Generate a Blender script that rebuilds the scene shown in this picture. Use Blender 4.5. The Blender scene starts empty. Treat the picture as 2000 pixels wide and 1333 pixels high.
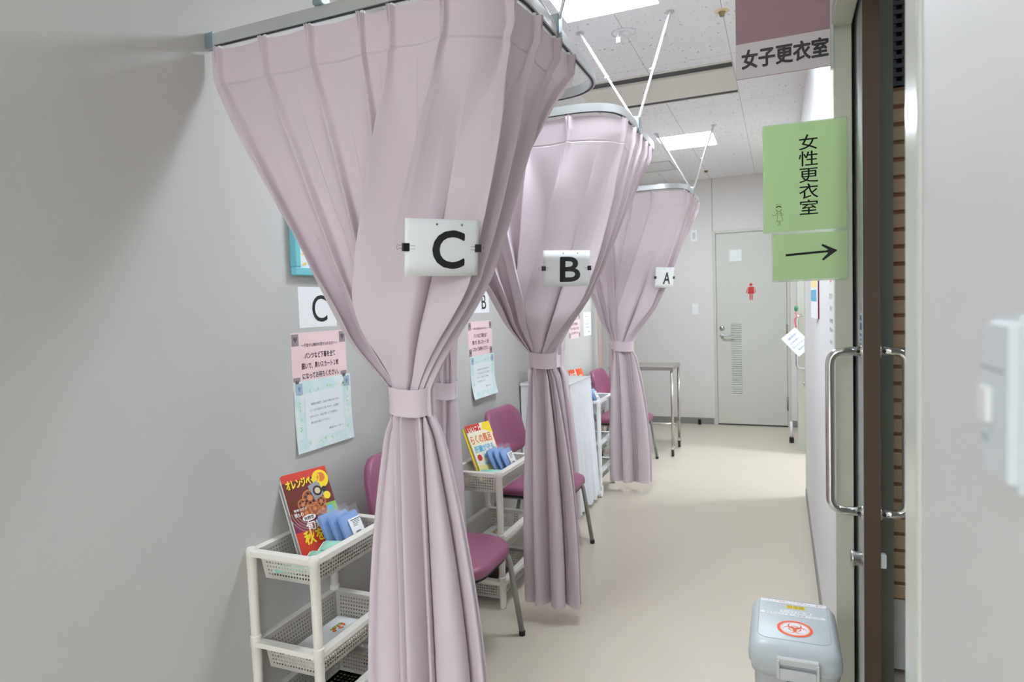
import bpy, bmesh, math, random
from mathutils import Vector, Matrix
from mathutils.bvhtree import BVHTree

# ------------------------------------------------------------------ camera, world, exposure
SC = bpy.context.scene
COL = SC.collection
CAM_H = 1.37
YAW, PITCH, ROLL = 0.396145, 0.0533498, 0.0331480
_f = Vector((-math.sin(YAW) * math.cos(PITCH), math.cos(YAW) * math.cos(PITCH), -math.sin(PITCH)))
_r = Vector((math.cos(YAW), math.sin(YAW), 0))
_d = _f.cross(_r)
_c, _s = math.cos(ROLL), math.sin(ROLL)
_right, _down = _c * _r + _s * _d, -_s * _r + _c * _d
cd = bpy.data.cameras.new('camera')
cam = bpy.data.objects.new('camera', cd)
COL.objects.link(cam)
cam.matrix_world = Matrix(((_right.x, -_down.x, -_f.x, 0), (_right.y, -_down.y, -_f.y, 0),
                           (_right.z, -_down.z, -_f.z, CAM_H), (0, 0, 0, 1)))
cd.sensor_width = 36.0
cd.sensor_fit = 'HORIZONTAL'
cd.lens = 36.0 * 1257.34 / 2000.0
cd.clip_start = 0.02
cd.dof.use_dof = True
cd.dof.focus_distance = 2.1
cd.dof.aperture_fstop = 4.5
SC.camera = cam

W = bpy.data.worlds.new('world')
SC.world = W
W.use_nodes = True
W.node_tree.nodes['Background'].inputs[0].default_value = (0.8, 0.85, 1.0, 1)
W.node_tree.nodes['Background'].inputs[1].default_value = 0.05
SC.view_settings.view_transform = 'Standard'
SC.view_settings.look = 'None'
SC.view_settings.exposure = 0.1
SC.view_settings.gamma = 1.0
SC.view_settings.use_curve_mapping = False
SC.cycles.use_denoising = True
SC.cycles.max_bounces = 10
SC.cycles.diffuse_bounces = 6
SC.cycles.sample_clamp_indirect = 6.0

CEIL = 2.685
LIGHT_E = 66.0          # ceiling panels of the corridor
LIGHT_NEAR = 7.0       # the panel above the photographer
FILL_LOBBY = 60.0       # unseen panels added behind the photographer as frontal fill
FILL_CHANGE = 14.0       # unseen dim panel added to brighten the changing room
LIGHT_ROOM = 120.0       # panels of the bright room behind the second sliding door

# ------------------------------------------------------------------ materials
def lin(c):
    return tuple((x / 255 / 12.92) if x / 255 <= 0.04045 else ((x / 255 + 0.055) / 1.055) ** 2.4 for x in c) + (1,)

MATS = {}
def mat(name, rgb, rough=0.6, metal=0.0, bump=0.0, bscale=60.0, sheen=0.0, var=0.0, coat=0.0, trans=0.0, alpha=1.0, spec=0.5):
    if name in MATS: return MATS[name]
    m = bpy.data.materials.new(name)
    m.use_nodes = True
    nt = m.node_tree
    b = nt.nodes['Principled BSDF']
    b.inputs['Base Color'].default_value = lin(rgb)
    b.inputs['Roughness'].default_value = rough
    b.inputs['Metallic'].default_value = metal
    b.inputs['Specular IOR Level'].default_value = spec
    if sheen:
        b.inputs['Sheen Weight'].default_value = sheen
    if coat:
        b.inputs['Coat Weight'].default_value = coat
    if trans: b.inputs['Transmission Weight'].default_value = trans
    if alpha < 1: b.inputs['Alpha'].default_value = alpha
    if bump or var:
        tc = nt.nodes.new('ShaderNodeTexCoord')
        n = nt.nodes.new('ShaderNodeTexNoise')
        n.inputs['Scale'].default_value = bscale
        n.inputs['Detail'].default_value = 5
        nt.links.new(tc.outputs['Object'], n.inputs['Vector'])
        if bump:
            bp = nt.nodes.new('ShaderNodeBump')
            bp.inputs['Strength'].default_value = bump
            bp.inputs['Distance'].default_value = 0.002
            nt.links.new(n.outputs['Fac'], bp.inputs['Height'])
            nt.links.new(bp.outputs['Normal'], b.inputs['Normal'])
        if var:
            n2 = nt.nodes.new('ShaderNodeTexNoise')
            n2.inputs['Scale'].default_value = 1.7
            nt.links.new(tc.outputs['Object'], n2.inputs['Vector'])
            mx = nt.nodes.new('ShaderNodeMixRGB')
            mx.blend_type = 'MIX'
            mx.inputs[1].default_value = lin(rgb)
            mx.inputs[2].default_value = lin(tuple(max(0, x - 255 * var) for x in rgb))
            nt.links.new(n2.outputs['Fac'], mx.inputs[0])
            nt.links.new(mx.outputs[0], b.inputs['Base Color'])
    MATS[name] = m
    return m

def emit(name, rgb, strength):
    m = bpy.data.materials.new(name)
    m.use_nodes = True
    nt = m.node_tree
    b = nt.nodes['Principled BSDF']
    b.inputs['Base Color'].default_value = lin((245, 245, 245))
    b.inputs['Emission Color'].default_value = lin(rgb)
    b.inputs['Emission Strength'].default_value = strength
    return m

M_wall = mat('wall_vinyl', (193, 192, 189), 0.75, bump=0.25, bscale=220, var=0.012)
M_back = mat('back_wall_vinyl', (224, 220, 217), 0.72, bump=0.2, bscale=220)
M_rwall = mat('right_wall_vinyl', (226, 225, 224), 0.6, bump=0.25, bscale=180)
M_base = mat('skirting_grey', (140, 137, 134), 0.55)
M_floor = mat('floor_vinyl', (208, 198, 182), 0.32, bump=0.08, bscale=35, var=0.02)
M_doorpaint = mat('door_paint', (205, 206, 197), 0.45, bump=0.05, bscale=300)
M_frame = mat('frame_paint', (204, 205, 192), 0.28)
M_frame_near = mat('frame_paint_near', (214, 219, 211), 0.22)
M_brown = mat('door_edge_brown', (92, 74, 60), 0.5)
M_doorface = mat('door_face', (205, 206, 200), 0.4)
M_darkgap = mat('dark_pocket', (30, 29, 26), 0.8)
M_alu = mat('aluminium', (205, 208, 208), 0.35, metal=0.6)
M_alu_dull = mat('aluminium_matt', (190, 193, 193), 0.42, metal=0.75)
M_chrome = mat('chrome', (225, 225, 222), 0.1, metal=1.0)
M_steel = mat('stainless', (195, 192, 186), 0.25, metal=1.0)
M_galv = mat('zinc_plate', (165, 180, 186), 0.4, metal=0.8)
M_white = mat('white_plastic', (238, 240, 240), 0.45)
M_switch = mat('pale_blue_white_plastic', (222, 230, 233), 0.4)
M_black = mat('black', (22, 22, 22), 0.5)
M_ink = mat('printed_ink', (26, 26, 28), 0.6)
M_paper = mat('paper_white', (240, 242, 243), 0.6)
M_pink = mat('paper_pink', (238, 212, 212), 0.6)
M_mint = mat('paper_mint', (205, 232, 232), 0.5)
M_grey = mat('grey_metal_paint', (150, 152, 150), 0.4, metal=0.3)
M_seat = mat('mauve_vinyl', (142, 80, 109), 0.38, bump=0.06, bscale=400)
M_cart = mat('ivory_plastic', (228, 223, 214), 0.42)
M_cartw = mat('white_cart_plastic', (243, 245, 245), 0.4)
M_dark = mat('dark_rubber', (35, 35, 36), 0.7)
M_blue = mat('blue_gown', (112, 150, 204), 0.45, bump=0.4, bscale=40)
M_mintpack = mat('mint_packet', (168, 226, 205), 0.35)

def curtain_mat():
    m = mat('curtain_cloth', (212, 198, 204), 0.62, sheen=0.12, bump=0.12, bscale=900)
    nt = m.node_tree
    b = nt.nodes['Principled BSDF']
    out = nt.nodes['Material Output']
    tr = nt.nodes.new('ShaderNodeBsdfTranslucent')
    tr.inputs['Color'].default_value = lin((214, 190, 196))
    mx = nt.nodes.new('ShaderNodeMixShader')
    mx.inputs[0].default_value = 0.06
    nt.links.new(b.outputs[0], mx.inputs[1])
    nt.links.new(tr.outputs[0], mx.inputs[2])
    nt.links.new(mx.outputs[0], out.inputs['Surface'])
    return m
M_curtain = curtain_mat()
M_tie = mat('curtain_tie_cloth', (216, 200, 207), 0.7, sheen=0.2, bump=0.1, bscale=900)
M_thin = mat('thin_white_cloth', (236, 238, 243), 0.7, sheen=0.2)

def laminate(name, rgb, t=0.3):
    m = mat(name, rgb, 0.25, spec=0.5)
    nt = m.node_tree
    b = nt.nodes['Principled BSDF']
    out = nt.nodes['Material Output']
    tr = nt.nodes.new('ShaderNodeBsdfTranslucent')
    tr.inputs['Color'].default_value = lin(rgb)
    tp = nt.nodes.new('ShaderNodeBsdfTransparent')
    tp.inputs['Color'].default_value = lin(rgb)
    m1 = nt.nodes.new('ShaderNodeMixShader'); m1.inputs[0].default_value = t
    nt.links.new(b.outputs[0], m1.inputs[1]); nt.links.new(tr.outputs[0], m1.inputs[2])
    nt.links.new(m1.outputs[0], out.inputs['Surface'])
    return m
M_green = laminate('green_laminated_paper', (232, 250, 212), 0.5)
M_clearlam = mat('clear_laminate', (225, 232, 228), 0.2, trans=0.6, alpha=0.45)

def ceiling_mat():
    m = bpy.data.materials.new('ceiling_board')
    m.use_nodes = True
    nt = m.node_tree
    b = nt.nodes['Principled BSDF']
    b.inputs['Roughness'].default_value = 0.85
    tc = nt.nodes.new('ShaderNodeTexCoord')
    sep = nt.nodes.new('ShaderNodeSeparateXYZ')
    nt.links.new(tc.outputs['Object'], sep.inputs[0])
    def line(axis, off, per, half):
        a = nt.nodes.new('ShaderNodeMath'); a.operation = 'ADD'; a.inputs[1].default_value = off + 100 * per
        nt.links.new(sep.outputs[axis], a.inputs[0])
        d = nt.nodes.new('ShaderNodeMath'); d.operation = 'PINGPONG'; d.inputs[1].default_value = per / 2
        nt.links.new(a.outputs[0], d.inputs[0])
        l = nt.nodes.new('ShaderNodeMath'); l.operation = 'LESS_THAN'; l.inputs[1].default_value = half
        nt.links.new(d.outputs[0], l.inputs[0])
        return l
    lx = line('X', 0.231, 0.4555, 0.0013)
    ly = line('Y', -3.72, 0.911, 0.0009)
    mxl = nt.nodes.new('ShaderNodeMath'); mxl.operation = 'MAXIMUM'
    nt.links.new(lx.outputs[0], mxl.inputs[0]); nt.links.new(ly.outputs[0], mxl.inputs[1])
    # worm-holes of rock wool boards
    n1 = nt.nodes.new('ShaderNodeTexNoise'); n1.inputs['Scale'].default_value = 60; n1.inputs['Detail'].default_value = 2
    mp = nt.nodes.new('ShaderNodeMapping'); mp.inputs['Scale'].default_value = (1, 0.55, 1)
    nt.links.new(tc.outputs['Object'], mp.inputs[0]); nt.links.new(mp.outputs[0], n1.inputs['Vector'])
    gt = nt.nodes.new('ShaderNodeMapRange'); gt.inputs[1].default_value = 0.66; gt.inputs[2].default_value = 0.70
    nt.links.new(n1.outputs['Fac'], gt.inputs[0])
    c1 = nt.nodes.new('ShaderNodeMixRGB')
    c1.inputs[1].default_value = lin((243, 242, 243)); c1.inputs[2].default_value = lin((186, 180, 184))
    nt.links.new(gt.outputs[0], c1.inputs[0])
    c2 = nt.nodes.new('ShaderNodeMixRGB')
    c2.inputs[2].default_value = lin((165, 162, 160))
    nt.links.new(c1.outputs[0], c2.inputs[1]); nt.links.new(mxl.outputs[0], c2.inputs[0])
    nt.links.new(c2.outputs[0], b.inputs['Base Color'])
    return m
M_ceil = ceiling_mat()

def slat_mat():
    m = bpy.data.materials.new('wooden_slats')
    m.use_nodes = True
    nt = m.node_tree
    b = nt.nodes['Principled BSDF']; b.inputs['Roughness'].default_value = 0.5
    tc = nt.nodes.new('ShaderNodeTexCoord')
    wv = nt.nodes.new('ShaderNodeTexNoise'); wv.inputs['Scale'].default_value = 9
    mp = nt.nodes.new('ShaderNodeMapping'); mp.inputs['Scale'].default_value = (0.6, 0.6, 9)
    nt.links.new(tc.outputs['Object'], mp.inputs[0]); nt.links.new(mp.outputs[0], wv.inputs['Vector'])
    c = nt.nodes.new('ShaderNodeMixRGB'); c.inputs[1].default_value = lin((214, 190, 158)); c.inputs[2].default_value = lin((190, 158, 122))
    nt.links.new(wv.outputs['Fac'], c.inputs[0]); nt.links.new(c.outputs[0], b.inputs['Base Color'])
    return m
M_slat = slat_mat()

# ------------------------------------------------------------------ object helpers
def tag(o, label=None, cat=None, group=None, kind=None):
    if label: o['label'] = label
    if cat: o['category'] = cat
    if group: o['group'] = group
    if kind: o['kind'] = kind
    return o

def thing(name, label, cat, loc=(0, 0, 0), group=None, rotz=0.0):
    o = bpy.data.objects.new(name, None)
    o.empty_display_size = 0.05
    COL.objects.link(o)
    o.location = loc
    o.rotation_euler = (0, 0, rotz)
    return tag(o, label, cat, group)

def link(name, bm, m, parent=None, smooth=False, local=False):
    """bmesh in world coordinates (or local ones of the parent if local)."""
    me = bpy.data.meshes.new(name)
    bmesh.ops.recalc_face_normals(bm, faces=bm.faces)
    bm.to_mesh(me); bm.free()
    ms = m if isinstance(m, (list, tuple)) else [m]
    for x in ms: me.materials.append(x)
    if smooth:
        for p in me.polygons: p.use_smooth = True
    o = bpy.data.objects.new(name, me)
    COL.objects.link(o)
    if parent is not None:
        o.parent = parent
        if not local:
            par = parent; mw = Matrix.Identity(4)
            chain = []
            while par is not None: chain.append(par); par = par.parent
            for q in reversed(chain):
                mw = mw @ q.matrix_parent_inverse @ q.matrix_basis
            o.matrix_parent_inverse = mw.inverted()
    return o

def smooth_angle(o, ang=40):
    me = o.data
    for p in me.polygons: p.use_smooth = True
    me.set_sharp_from_angle(angle=math.radians(ang))
    return o

def box(bm, a, b, mi=0):
    x0, y0, z0 = a; x1, y1, z1 = b
    v = [bm.verts.new(p) for p in ((x0, y0, z0), (x1, y0, z0), (x1, y1, z0), (x0, y1, z0), (x0, y0, z1), (x1, y0, z1), (x1, y1, z1), (x0, y1, z1))]
    fs = []
    for q in ((0, 3, 2, 1), (4, 5, 6, 7), (0, 1, 5, 4), (1, 2, 6, 5), (2, 3, 7, 6), (3, 0, 4, 7)):
        f = bm.faces.new([v[i] for i in q]); f.material_index = mi; fs.append(f)
    return v

def bbox(a, b, bev=0.0, seg=2):
    bm = bmesh.new()
    box(bm, a, b)
    if bev: bmesh.ops.bevel(bm, geom=bm.edges[:], offset=bev, segments=seg, affect='EDGES', profile=0.5)
    return bm

def add_bbox(bm, a, b, bev=0.0, seg=2):
    t = bbox(a, b, bev, seg)
    merge(bm, t)

def merge(bm, t, M=None):
    me = bpy.data.meshes.new('tmp')
    t.to_mesh(me); t.free()
    if M is not None: me.transform(M)
    bm.from_mesh(me)
    bpy.data.meshes.remove(me)

def tube(bm, pts, r, n=10, caps=True, rr=None):
    pts = [Vector(p) for p in pts]
    rings = []
    up = None
    for i, p in enumerate(pts):
        if i == 0: t = pts[1] - p
        elif i == len(pts) - 1: t = p - pts[i - 1]
        else: t = (pts[i + 1] - p).normalized() + (p - pts[i - 1]).normalized()
        t.normalize()
        if up is None:
            up = t.orthogonal().normalized()
        else:
            up = (up - t * up.dot(t))
            if up.length < 1e-6: up = t.orthogonal()
            up.normalize()
        s = t.cross(up)
        rad = rr[i] if rr else r
        rings.append([bm.verts.new(p + (up * math.cos(2 * math.pi * k / n) + s * math.sin(2 * math.pi * k / n)) * rad) for k in range(n)])
    for i in range(len(rings) - 1):
        for k in range(n):
            bm.faces.new((rings[i][k], rings[i][(k + 1) % n], rings[i + 1][(k + 1) % n], rings[i + 1][k]))
    if caps:
        bm.faces.new(rings[0][::-1]); bm.faces.new(rings[-1])

def fillet(pts, r, n=6):
    """polyline with rounded corners"""
    pts = [Vector(p) for p in pts]
    out = [pts[0]]
    for i in range(1, len(pts) - 1):
        a, b, c = pts[i - 1], pts[i], pts[i + 1]
        d1, d2 = (a - b).normalized(), (c - b).normalized()
        ang = d1.angle(d2)
        cut = min(r / math.tan(ang / 2), (a - b).length * 0.49, (c - b).length * 0.49)
        p0, p1 = b + d1 * cut, b + d2 * cut
        for k in range(n + 1):
            t = k / n
            out.append(p0 * (1 - t) ** 2 + b * 2 * t * (1 - t) + p1 * t * t)
    out.append(pts[-1])
    return out

def sweep_rect(bm, pts, w, h, closed=False):
    """rectangular section swept along a horizontal polyline; w across, h vertical (centred)"""
    pts = [Vector(p) for p in pts]
    rings = []
    for i, p in enumerate(pts):
        if i == 0: t = pts[1] - p
        elif i == len(pts) - 1: t = p - pts[i - 1]
        else: t = (pts[i + 1] - p).normalized() + (p - pts[i - 1]).normalized()
        t.normalize()
        s = Vector((-t.y, t.x, 0)).normalized()
        rings.append([bm.verts.new(p + s * a * w / 2 + Vector((0, 0, b * h / 2))) for a, b in ((1, 1), (1, -1), (-1, -1), (-1, 1))])
    for i in range(len(rings) - 1):
        for k in range(4):
            bm.faces.new((rings[i][k], rings[i][(k + 1) % 4], rings[i + 1][(k + 1) % 4], rings[i + 1][k]))
    bm.faces.new(rings[0][::-1]); bm.faces.new(rings[-1])

def disc(bm, c, r, n=24, M=None, z=0.0, r0=0.0, a0=0.0, a1=2 * math.pi):
    """flat disc or annulus / arc in the XY plane of M"""
    full = abs(a1 - a0 - 2 * math.pi) < 1e-6
    cnt = n if full else n + 1
    T = (lambda p: M @ Vector(p)) if M is not None else Vector
    o = [bm.verts.new(T((c[0] + r * math.cos(a0 + (a1 - a0) * k / n), c[1] + r * math.sin(a0 + (a1 - a0) * k / n), z))) for k in range(cnt)]
    if r0 <= 0:
        bm.faces.new(o)
        return
    i = [bm.verts.new(T((c[0] + r0 * math.cos(a0 + (a1 - a0) * k / n), c[1] + r0 * math.sin(a0 + (a1 - a0) * k / n), z))) for k in range(cnt)]
    for k in range(cnt if full else cnt - 1):
        j = (k + 1) % cnt
        bm.faces.new((o[k], o[j], i[j], i[k]))

def poly(bm, pts, M=None, z=0.0):
    vs = [bm.verts.new((M @ Vector((p[0], p[1], z))) if M is not None else Vector((p[0], p[1], z))) for p in pts]
    return bm.faces.new(vs)

def prism(bm, pts, M, z0, z1):
    a = [bm.verts.new(M @ Vector((p[0], p[1], z0))) for p in pts]
    b = [bm.verts.new(M @ Vector((p[0], p[1], z1))) for p in pts]
    n = len(pts)
    bm.faces.new(a[::-1]); bm.faces.new(b)
    for k in range(n): bm.faces.new((a[k], a[(k + 1) % n], b[(k + 1) % n], b[k]))

def frame(o, R, U):
    """matrix: local x = R, y = U, z = R x U, origin o"""
    R = Vector(R).normalized(); U = Vector(U); U = (U - R * U.dot(R)).normalized(); N = R.cross(U)
    return Matrix(((R.x, U.x, N.x, o[0]), (R.y, U.y, N.y, o[1]), (R.z, U.z, N.z, o[2]), (0, 0, 0, 1)))

def lathe(bm, prof, n=24, M=None):
    T = (lambda p: M @ Vector(p)) if M is not None else Vector
    rings = []
    for r, z in prof:
        if r < 1e-6: rings.append([bm.verts.new(T((0, 0, z)))])
        else: rings.append([bm.verts.new(T((r * math.cos(2 * math.pi * k / n), r * math.sin(2 * math.pi * k / n), z))) for k in range(n)])
    for a, b in zip(rings, rings[1:]):
        for k in range(n):
            j = (k + 1) % n
            if len(a) == 1 and len(b) == 1: continue
            if len(a) == 1: bm.faces.new((a[0], b[j], b[k]))
            elif len(b) == 1: bm.faces.new((a[k], a[j], b[0]))
            else: bm.faces.new((a[k], a[j], b[j], b[k]))

def text_bm(body, w, h, bold=0.0, spacing=1.0, vertical=False, bend=None, keep=False):
    """lettering as a flat mesh, fitted into a w x h rectangle centred on the origin (XY plane)"""
    c = bpy.data.curves.new('lettering', 'FONT')
    c.body = '\n'.join(body) if vertical else body
    c.align_x = 'CENTER'
    c.space_character = spacing
    c.space_line = 1.0
    c.resolution_u = 4
    o = bpy.data.objects.new('lettering', c)
    COL.objects.link(o)
    bpy.context.view_layer.update()
    dg = bpy.context.evaluated_depsgraph_get()
    me = bpy.data.meshes.new_from_object(o.evaluated_get(dg))
    bpy.data.objects.remove(o); bpy.data.curves.remove(c)
    bm = bmesh.new()
    bm.from_mesh(me); bpy.data.meshes.remove(me)
    xs = [v.co.x for v in bm.verts]; ys = [v.co.y for v in bm.verts]
    if not xs: return bm
    x0, x1, y0, y1 = min(xs), max(xs), min(ys), max(ys)
    sx = w / max(1e-6, x1 - x0); sy = h / max(1e-6, y1 - y0)
    if keep: sx = sy = min(sx, sy)
    for v in bm.verts:
        v.co = Vector(((v.co.x - (x0 + x1) / 2) * sx, (v.co.y - (y0 + y1) / 2) * sy, 0))
    if bold:
        r = bold * (h if not vertical else w)
        src = bpy.data.meshes.new('tmp'); bm.to_mesh(src)
        for k in range(8):
            m2 = src.copy(); m2.transform(Matrix.Translation((r * math.cos(k * math.pi / 4), r * math.sin(k * math.pi / 4), 0.00001 * (k + 1)))); bm.from_mesh(m2); bpy.data.meshes.remove(m2)
        bpy.data.meshes.remove(src)
    return bm

def lettering(parent, M, items, m=None, name='lettering', bend=None, z=0.0008):
    """items: (text, cx, cy, w, h[, bold]) in the XY plane of M"""
    bm = bmesh.new()
    for it in items:
        t = text_bm(it[0], it[3], it[4], it[5] if len(it) > 5 else 0.0, vertical=(len(it) > 6 and it[6]))
        for v in t.verts: v.co = v.co + Vector((it[1], it[2], 0))
        if bend:
            bmesh.ops.triangulate(t, faces=t.faces[:])
            for _ in range(2):
                bmesh.ops.subdivide_edges(t, edges=[e for e in t.edges if e.calc_length() > 0.012], cuts=1)
                bmesh.ops.triangulate(t, faces=t.faces[:])
            for v in t.verts: v.co = bend(v.co.x, v.co.y) + Vector((0, 0, z))
            merge(bm, t, M)
        else:
            merge(bm, t, M @ Matrix.Translation((0, 0, z)))
    return link(name, bm, m or M_ink, parent)

def sheet_bm(M, w, h, nx=1, ny=1, bend=None, thick=0.0004):
    """paper of real thickness centred on the origin of M"""
    bm = bmesh.new()
    B = bend or (lambda x, y: Vector((x, y, 0)))
    for side, off in ((0, 0.0), (1, -thick)):
        g = [[bm.verts.new(M @ (B(-w / 2 + w * i / nx, -h / 2 + h * j / ny) + Vector((0, 0, off)))) for j in range(ny + 1)] for i in range(nx + 1)]
        if side == 0: g0 = g
        for i in range(nx):
            for j in range(ny):
                q = (g[i][j], g[i + 1][j], g[i + 1][j + 1], g[i][j + 1])
                bm.faces.new(q if side == 0 else q[::-1])
    def rim(g): return [g[i][0] for i in range(nx + 1)] + [g[nx][j] for j in range(1, ny + 1)] + [g[i][ny] for i in range(nx - 1, -1, -1)] + [g[0][j] for j in range(ny - 1, 0, -1)]
    a, b = rim(g0), rim(g)
    for k in range(len(a)):
        j = (k + 1) % len(a)
        bm.faces.new((a[k], b[k], b[j], a[j]))
    return bm

def struct(name, bm, m, parent=None):
    o = link(name, bm, m, parent)
    if parent is None: o['kind'] = 'structure'
    return o

def bx(a, b): 
    bm = bmesh.new(); box(bm, a, b); return bm

def copy_tree(o, parent=None):
    c = o.copy(); COL.objects.link(c)
    if parent is not None:
        c.parent = parent
        c.matrix_parent_inverse = o.matrix_parent_inverse.copy()
    for ch in list(o.children):
        if ch.name != c.name: copy_tree(ch, c)
    return c

# ------------------------------------------------------------------ room shell
XL, XR, XRB = -1.583, 0.153, 0.198
YB, YN = 7.34, -5.6
YLOB = -1.3          # the corridor opens into a lobby behind the photographer
YEND = 5.86            # end of the left wall, the corridor widens there
XREC = -2.9
HEAD = 2.16

bm = bmesh.new(); box(bm, (-4.2, YN - 0.2, -0.1), (3.6, YB + 0.2, 0.0)); struct('floor', bm, M_floor)
bm = bmesh.new(); box(bm, (-4.2, YN - 0.2, CEIL), (3.6, YB + 0.2, CEIL + 0.1)); struct('ceiling', bm, M_ceil)
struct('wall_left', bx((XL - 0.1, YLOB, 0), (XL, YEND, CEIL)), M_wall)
struct('trim_1', bbox((XL - 0.1, YEND, 0), (XL + 0.004, YEND + 0.13, CEIL), 0.004), mat('wall_end_strip', (176, 160, 150), 0.5))  # brownish strip at the far end of the left wall
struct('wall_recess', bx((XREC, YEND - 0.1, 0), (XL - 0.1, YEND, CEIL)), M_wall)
struct('wall_recess_side', bx((XREC - 0.1, YEND - 0.1, 0), (XREC, YB, CEIL)), M_wall)
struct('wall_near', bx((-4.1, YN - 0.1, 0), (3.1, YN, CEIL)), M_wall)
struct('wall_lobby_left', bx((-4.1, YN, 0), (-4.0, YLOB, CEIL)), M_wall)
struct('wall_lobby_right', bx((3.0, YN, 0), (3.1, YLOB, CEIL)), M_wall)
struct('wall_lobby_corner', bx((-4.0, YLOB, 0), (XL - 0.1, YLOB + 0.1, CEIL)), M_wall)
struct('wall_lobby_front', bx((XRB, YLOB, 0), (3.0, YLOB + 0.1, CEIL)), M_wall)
# back wall: panels beside and above the door opening
DX0, DX1, DH = -0.672, 0.092, 2.112
bm = bmesh.new()
box(bm, (XREC - 0.1, YB, 0), (DX0, YB + 0.1, CEIL)); box(bm, (DX1, YB, 0), (XRB + 0.02, YB + 0.1, CEIL)); box(bm, (DX0, YB, DH), (DX1, YB + 0.1, CEIL))
struct('wall_back', bm, M_back)
struct('trim_2', bx((DX0 - 0.004, YB - 0.002, DH), (DX0 + 0.002, YB, CEIL)), mat('panel_joint', (150, 146, 142), 0.7))
struct('baseboard_back', bx((XREC, YB - 0.008, 0), (DX0 - 0.012, YB, 0.07)), M_base)
struct('baseboard_back_corner', bx((DX1 + 0.012, YB - 0.008, 0), (XR, YB, 0.07)), M_base)
# right wall: thin leaves with the sliding doors behind them
struct('wall_right_near', bx((XR, YLOB, 0), (XRB, 0.955, CEIL)), M_rwall)
struct('wall_right', bx((XR, 2.21, 0), (XRB, 4.79, CEIL)), M_rwall)
struct('wall_right_header', bx((XR, 0.955, HEAD + 0.04), (XRB, 2.21, CEIL)), M_rwall)
struct('wall_right_far_header', bx((XR, 4.79, HEAD + 0.04), (XRB, 6.24, CEIL)), M_rwall)
struct('wall_right_far', bx((XR, 6.28, 0), (XRB, YB, CEIL)), M_rwall)
struct('baseboard_right', bx((XR - 0.006, 2.215, 0), (XR, 4.785, 0.06)), M_base)
struct('trim_3', bbox((XR - 0.005, 0.882, 0), (XRB + 0.002, 0.963, HEAD + 0.04), 0.0045, 3), M_frame_near)     # near jamb
struct('trim_4', bbox((XR - 0.002, 2.17, 0), (XRB + 0.002, 2.212, HEAD + 0.04), 0.002, 1), M_frame)          # far jamb
struct('trim_5', bbox((XR - 0.008, 0.96, HEAD), (XRB + 0.002, 2.172, HEAD + 0.042), 0.003, 1), M_frame)     # head
struct('trim_6', bbox((XR - 0.004, 4.75, 0), (XRB + 0.002, 4.79, HEAD + 0.04), 0.003, 1), M_frame)
struct('trim_7', bbox((XR - 0.016, 6.24, 0), (XRB + 0.002, 6.282, HEAD + 0.04), 0.002, 1), M_frame)
struct('trim_8', bbox((XR - 0.008, 4.79, HEAD), (XRB + 0.002, 6.242, HEAD + 0.042), 0.003, 1), M_frame)
# rooms behind the right wall
struct('wall_changing_room', bx((2.3, -1.0, 0), (2.4, 4.2, CEIL)), M_rwall)
struct('wall_changing_room_near', bx((XRB, -1.1, 0), (2.4, -1.0, CEIL)), M_rwall)
struct('wall_room_divider', bx((XRB, 4.2, 0), (3.5, 4.3, CEIL)), M_rwall)
struct('wall_bright_room_far', bx((3.4, 4.3, 0), (3.5, YB + 0.1, CEIL)), M_rwall)
struct('wall_bright_room_back', bx((XRB + 0.02, YB, 0), (3.5, YB + 0.1, CEIL)), M_rwall)
struct('trim_9', bx((0.262, 2.36, 0), (0.332, 2.42, CEIL)), mat('pocket_post', (120, 122, 112), 0.5))

# ------------------------------------------------------------------ back door
d1 = thing('door_1', 'pale grey-green steel door with louvre in the back wall', 'door', (DX0, YB, 0)); d1['kind'] = 'structure'
bm = bmesh.new()
for a, b in (((DX0, YB - 0.012, 0), (DX0 + 0.028, YB + 0.08, DH)), ((DX1 - 0.028, YB - 0.012, 0), (DX1, YB + 0.08, DH)), ((DX0 + 0.028, YB - 0.012, DH - 0.028), (DX1 - 0.028, YB + 0.08, DH))):
    add_bbox(bm, a, b, 0.003, 1)
link('door_frame', bm, M_doorpaint, d1)
lx0, lx1, lz0, lz1 = -0.494, -0.39, 0.33, 1.112
bm = bmesh.new()
fx0, fx1, fy0, fy1 = DX0 + 0.031, DX1 - 0.031, YB + 0.004, YB + 0.04
for a, b in (((fx0, fy0, 0.014), (lx0, fy1, DH - 0.031)), ((lx1, fy0, 0.014), (fx1, fy1, DH - 0.031)), ((lx0, fy0, 0.014), (lx1, fy1, lz0)), ((lx0, fy0, lz1), (lx1, fy1, DH - 0.031)), ((lx0, fy1 - 0.004, lz0), (lx1, fy1, lz1))):
    box(bm, a, b)
link('door_leaf', bm, M_doorpaint, d1)
ns = 40
bm = bmesh.new()
for k in range(ns):
    z = lz0 + (k + 0.5) * (lz1 - lz0) / ns
    h = (lz1 - lz0) / ns
    v = [(lx0, fy0 - 0.0035, z - h * 0.34), (lx1, fy0 - 0.0035, z - h * 0.34), (lx1, fy0 + 0.005, z + h * 0.28), (lx0, fy0 + 0.005, z + h * 0.28)]
    vs = [bm.verts.new(p) for p in v]; f1 = bm.faces.new(vs)
    v2 = [bm.verts.new((p[0], p[1] + 0.002, p[2] - 0.0015)) for p in v]; bm.faces.new(v2[::-1])
    for i in range(4):
        j = (i + 1) % 4
        bm.faces.new((vs[i], v2[i], v2[j], vs[j]))
link('louvre', bm, M_doorpaint, d1)
bm = bmesh.new(); add_bbox(bm, (-0.502, fy0 - 0.004, 1.776), (-0.378, fy0 + 0.004, 1.902), 0.003, 1)
link('window_pane', bm, mat('frosted_pane', (232, 238, 234), 0.3), d1)
bm = bmesh.new()
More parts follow.
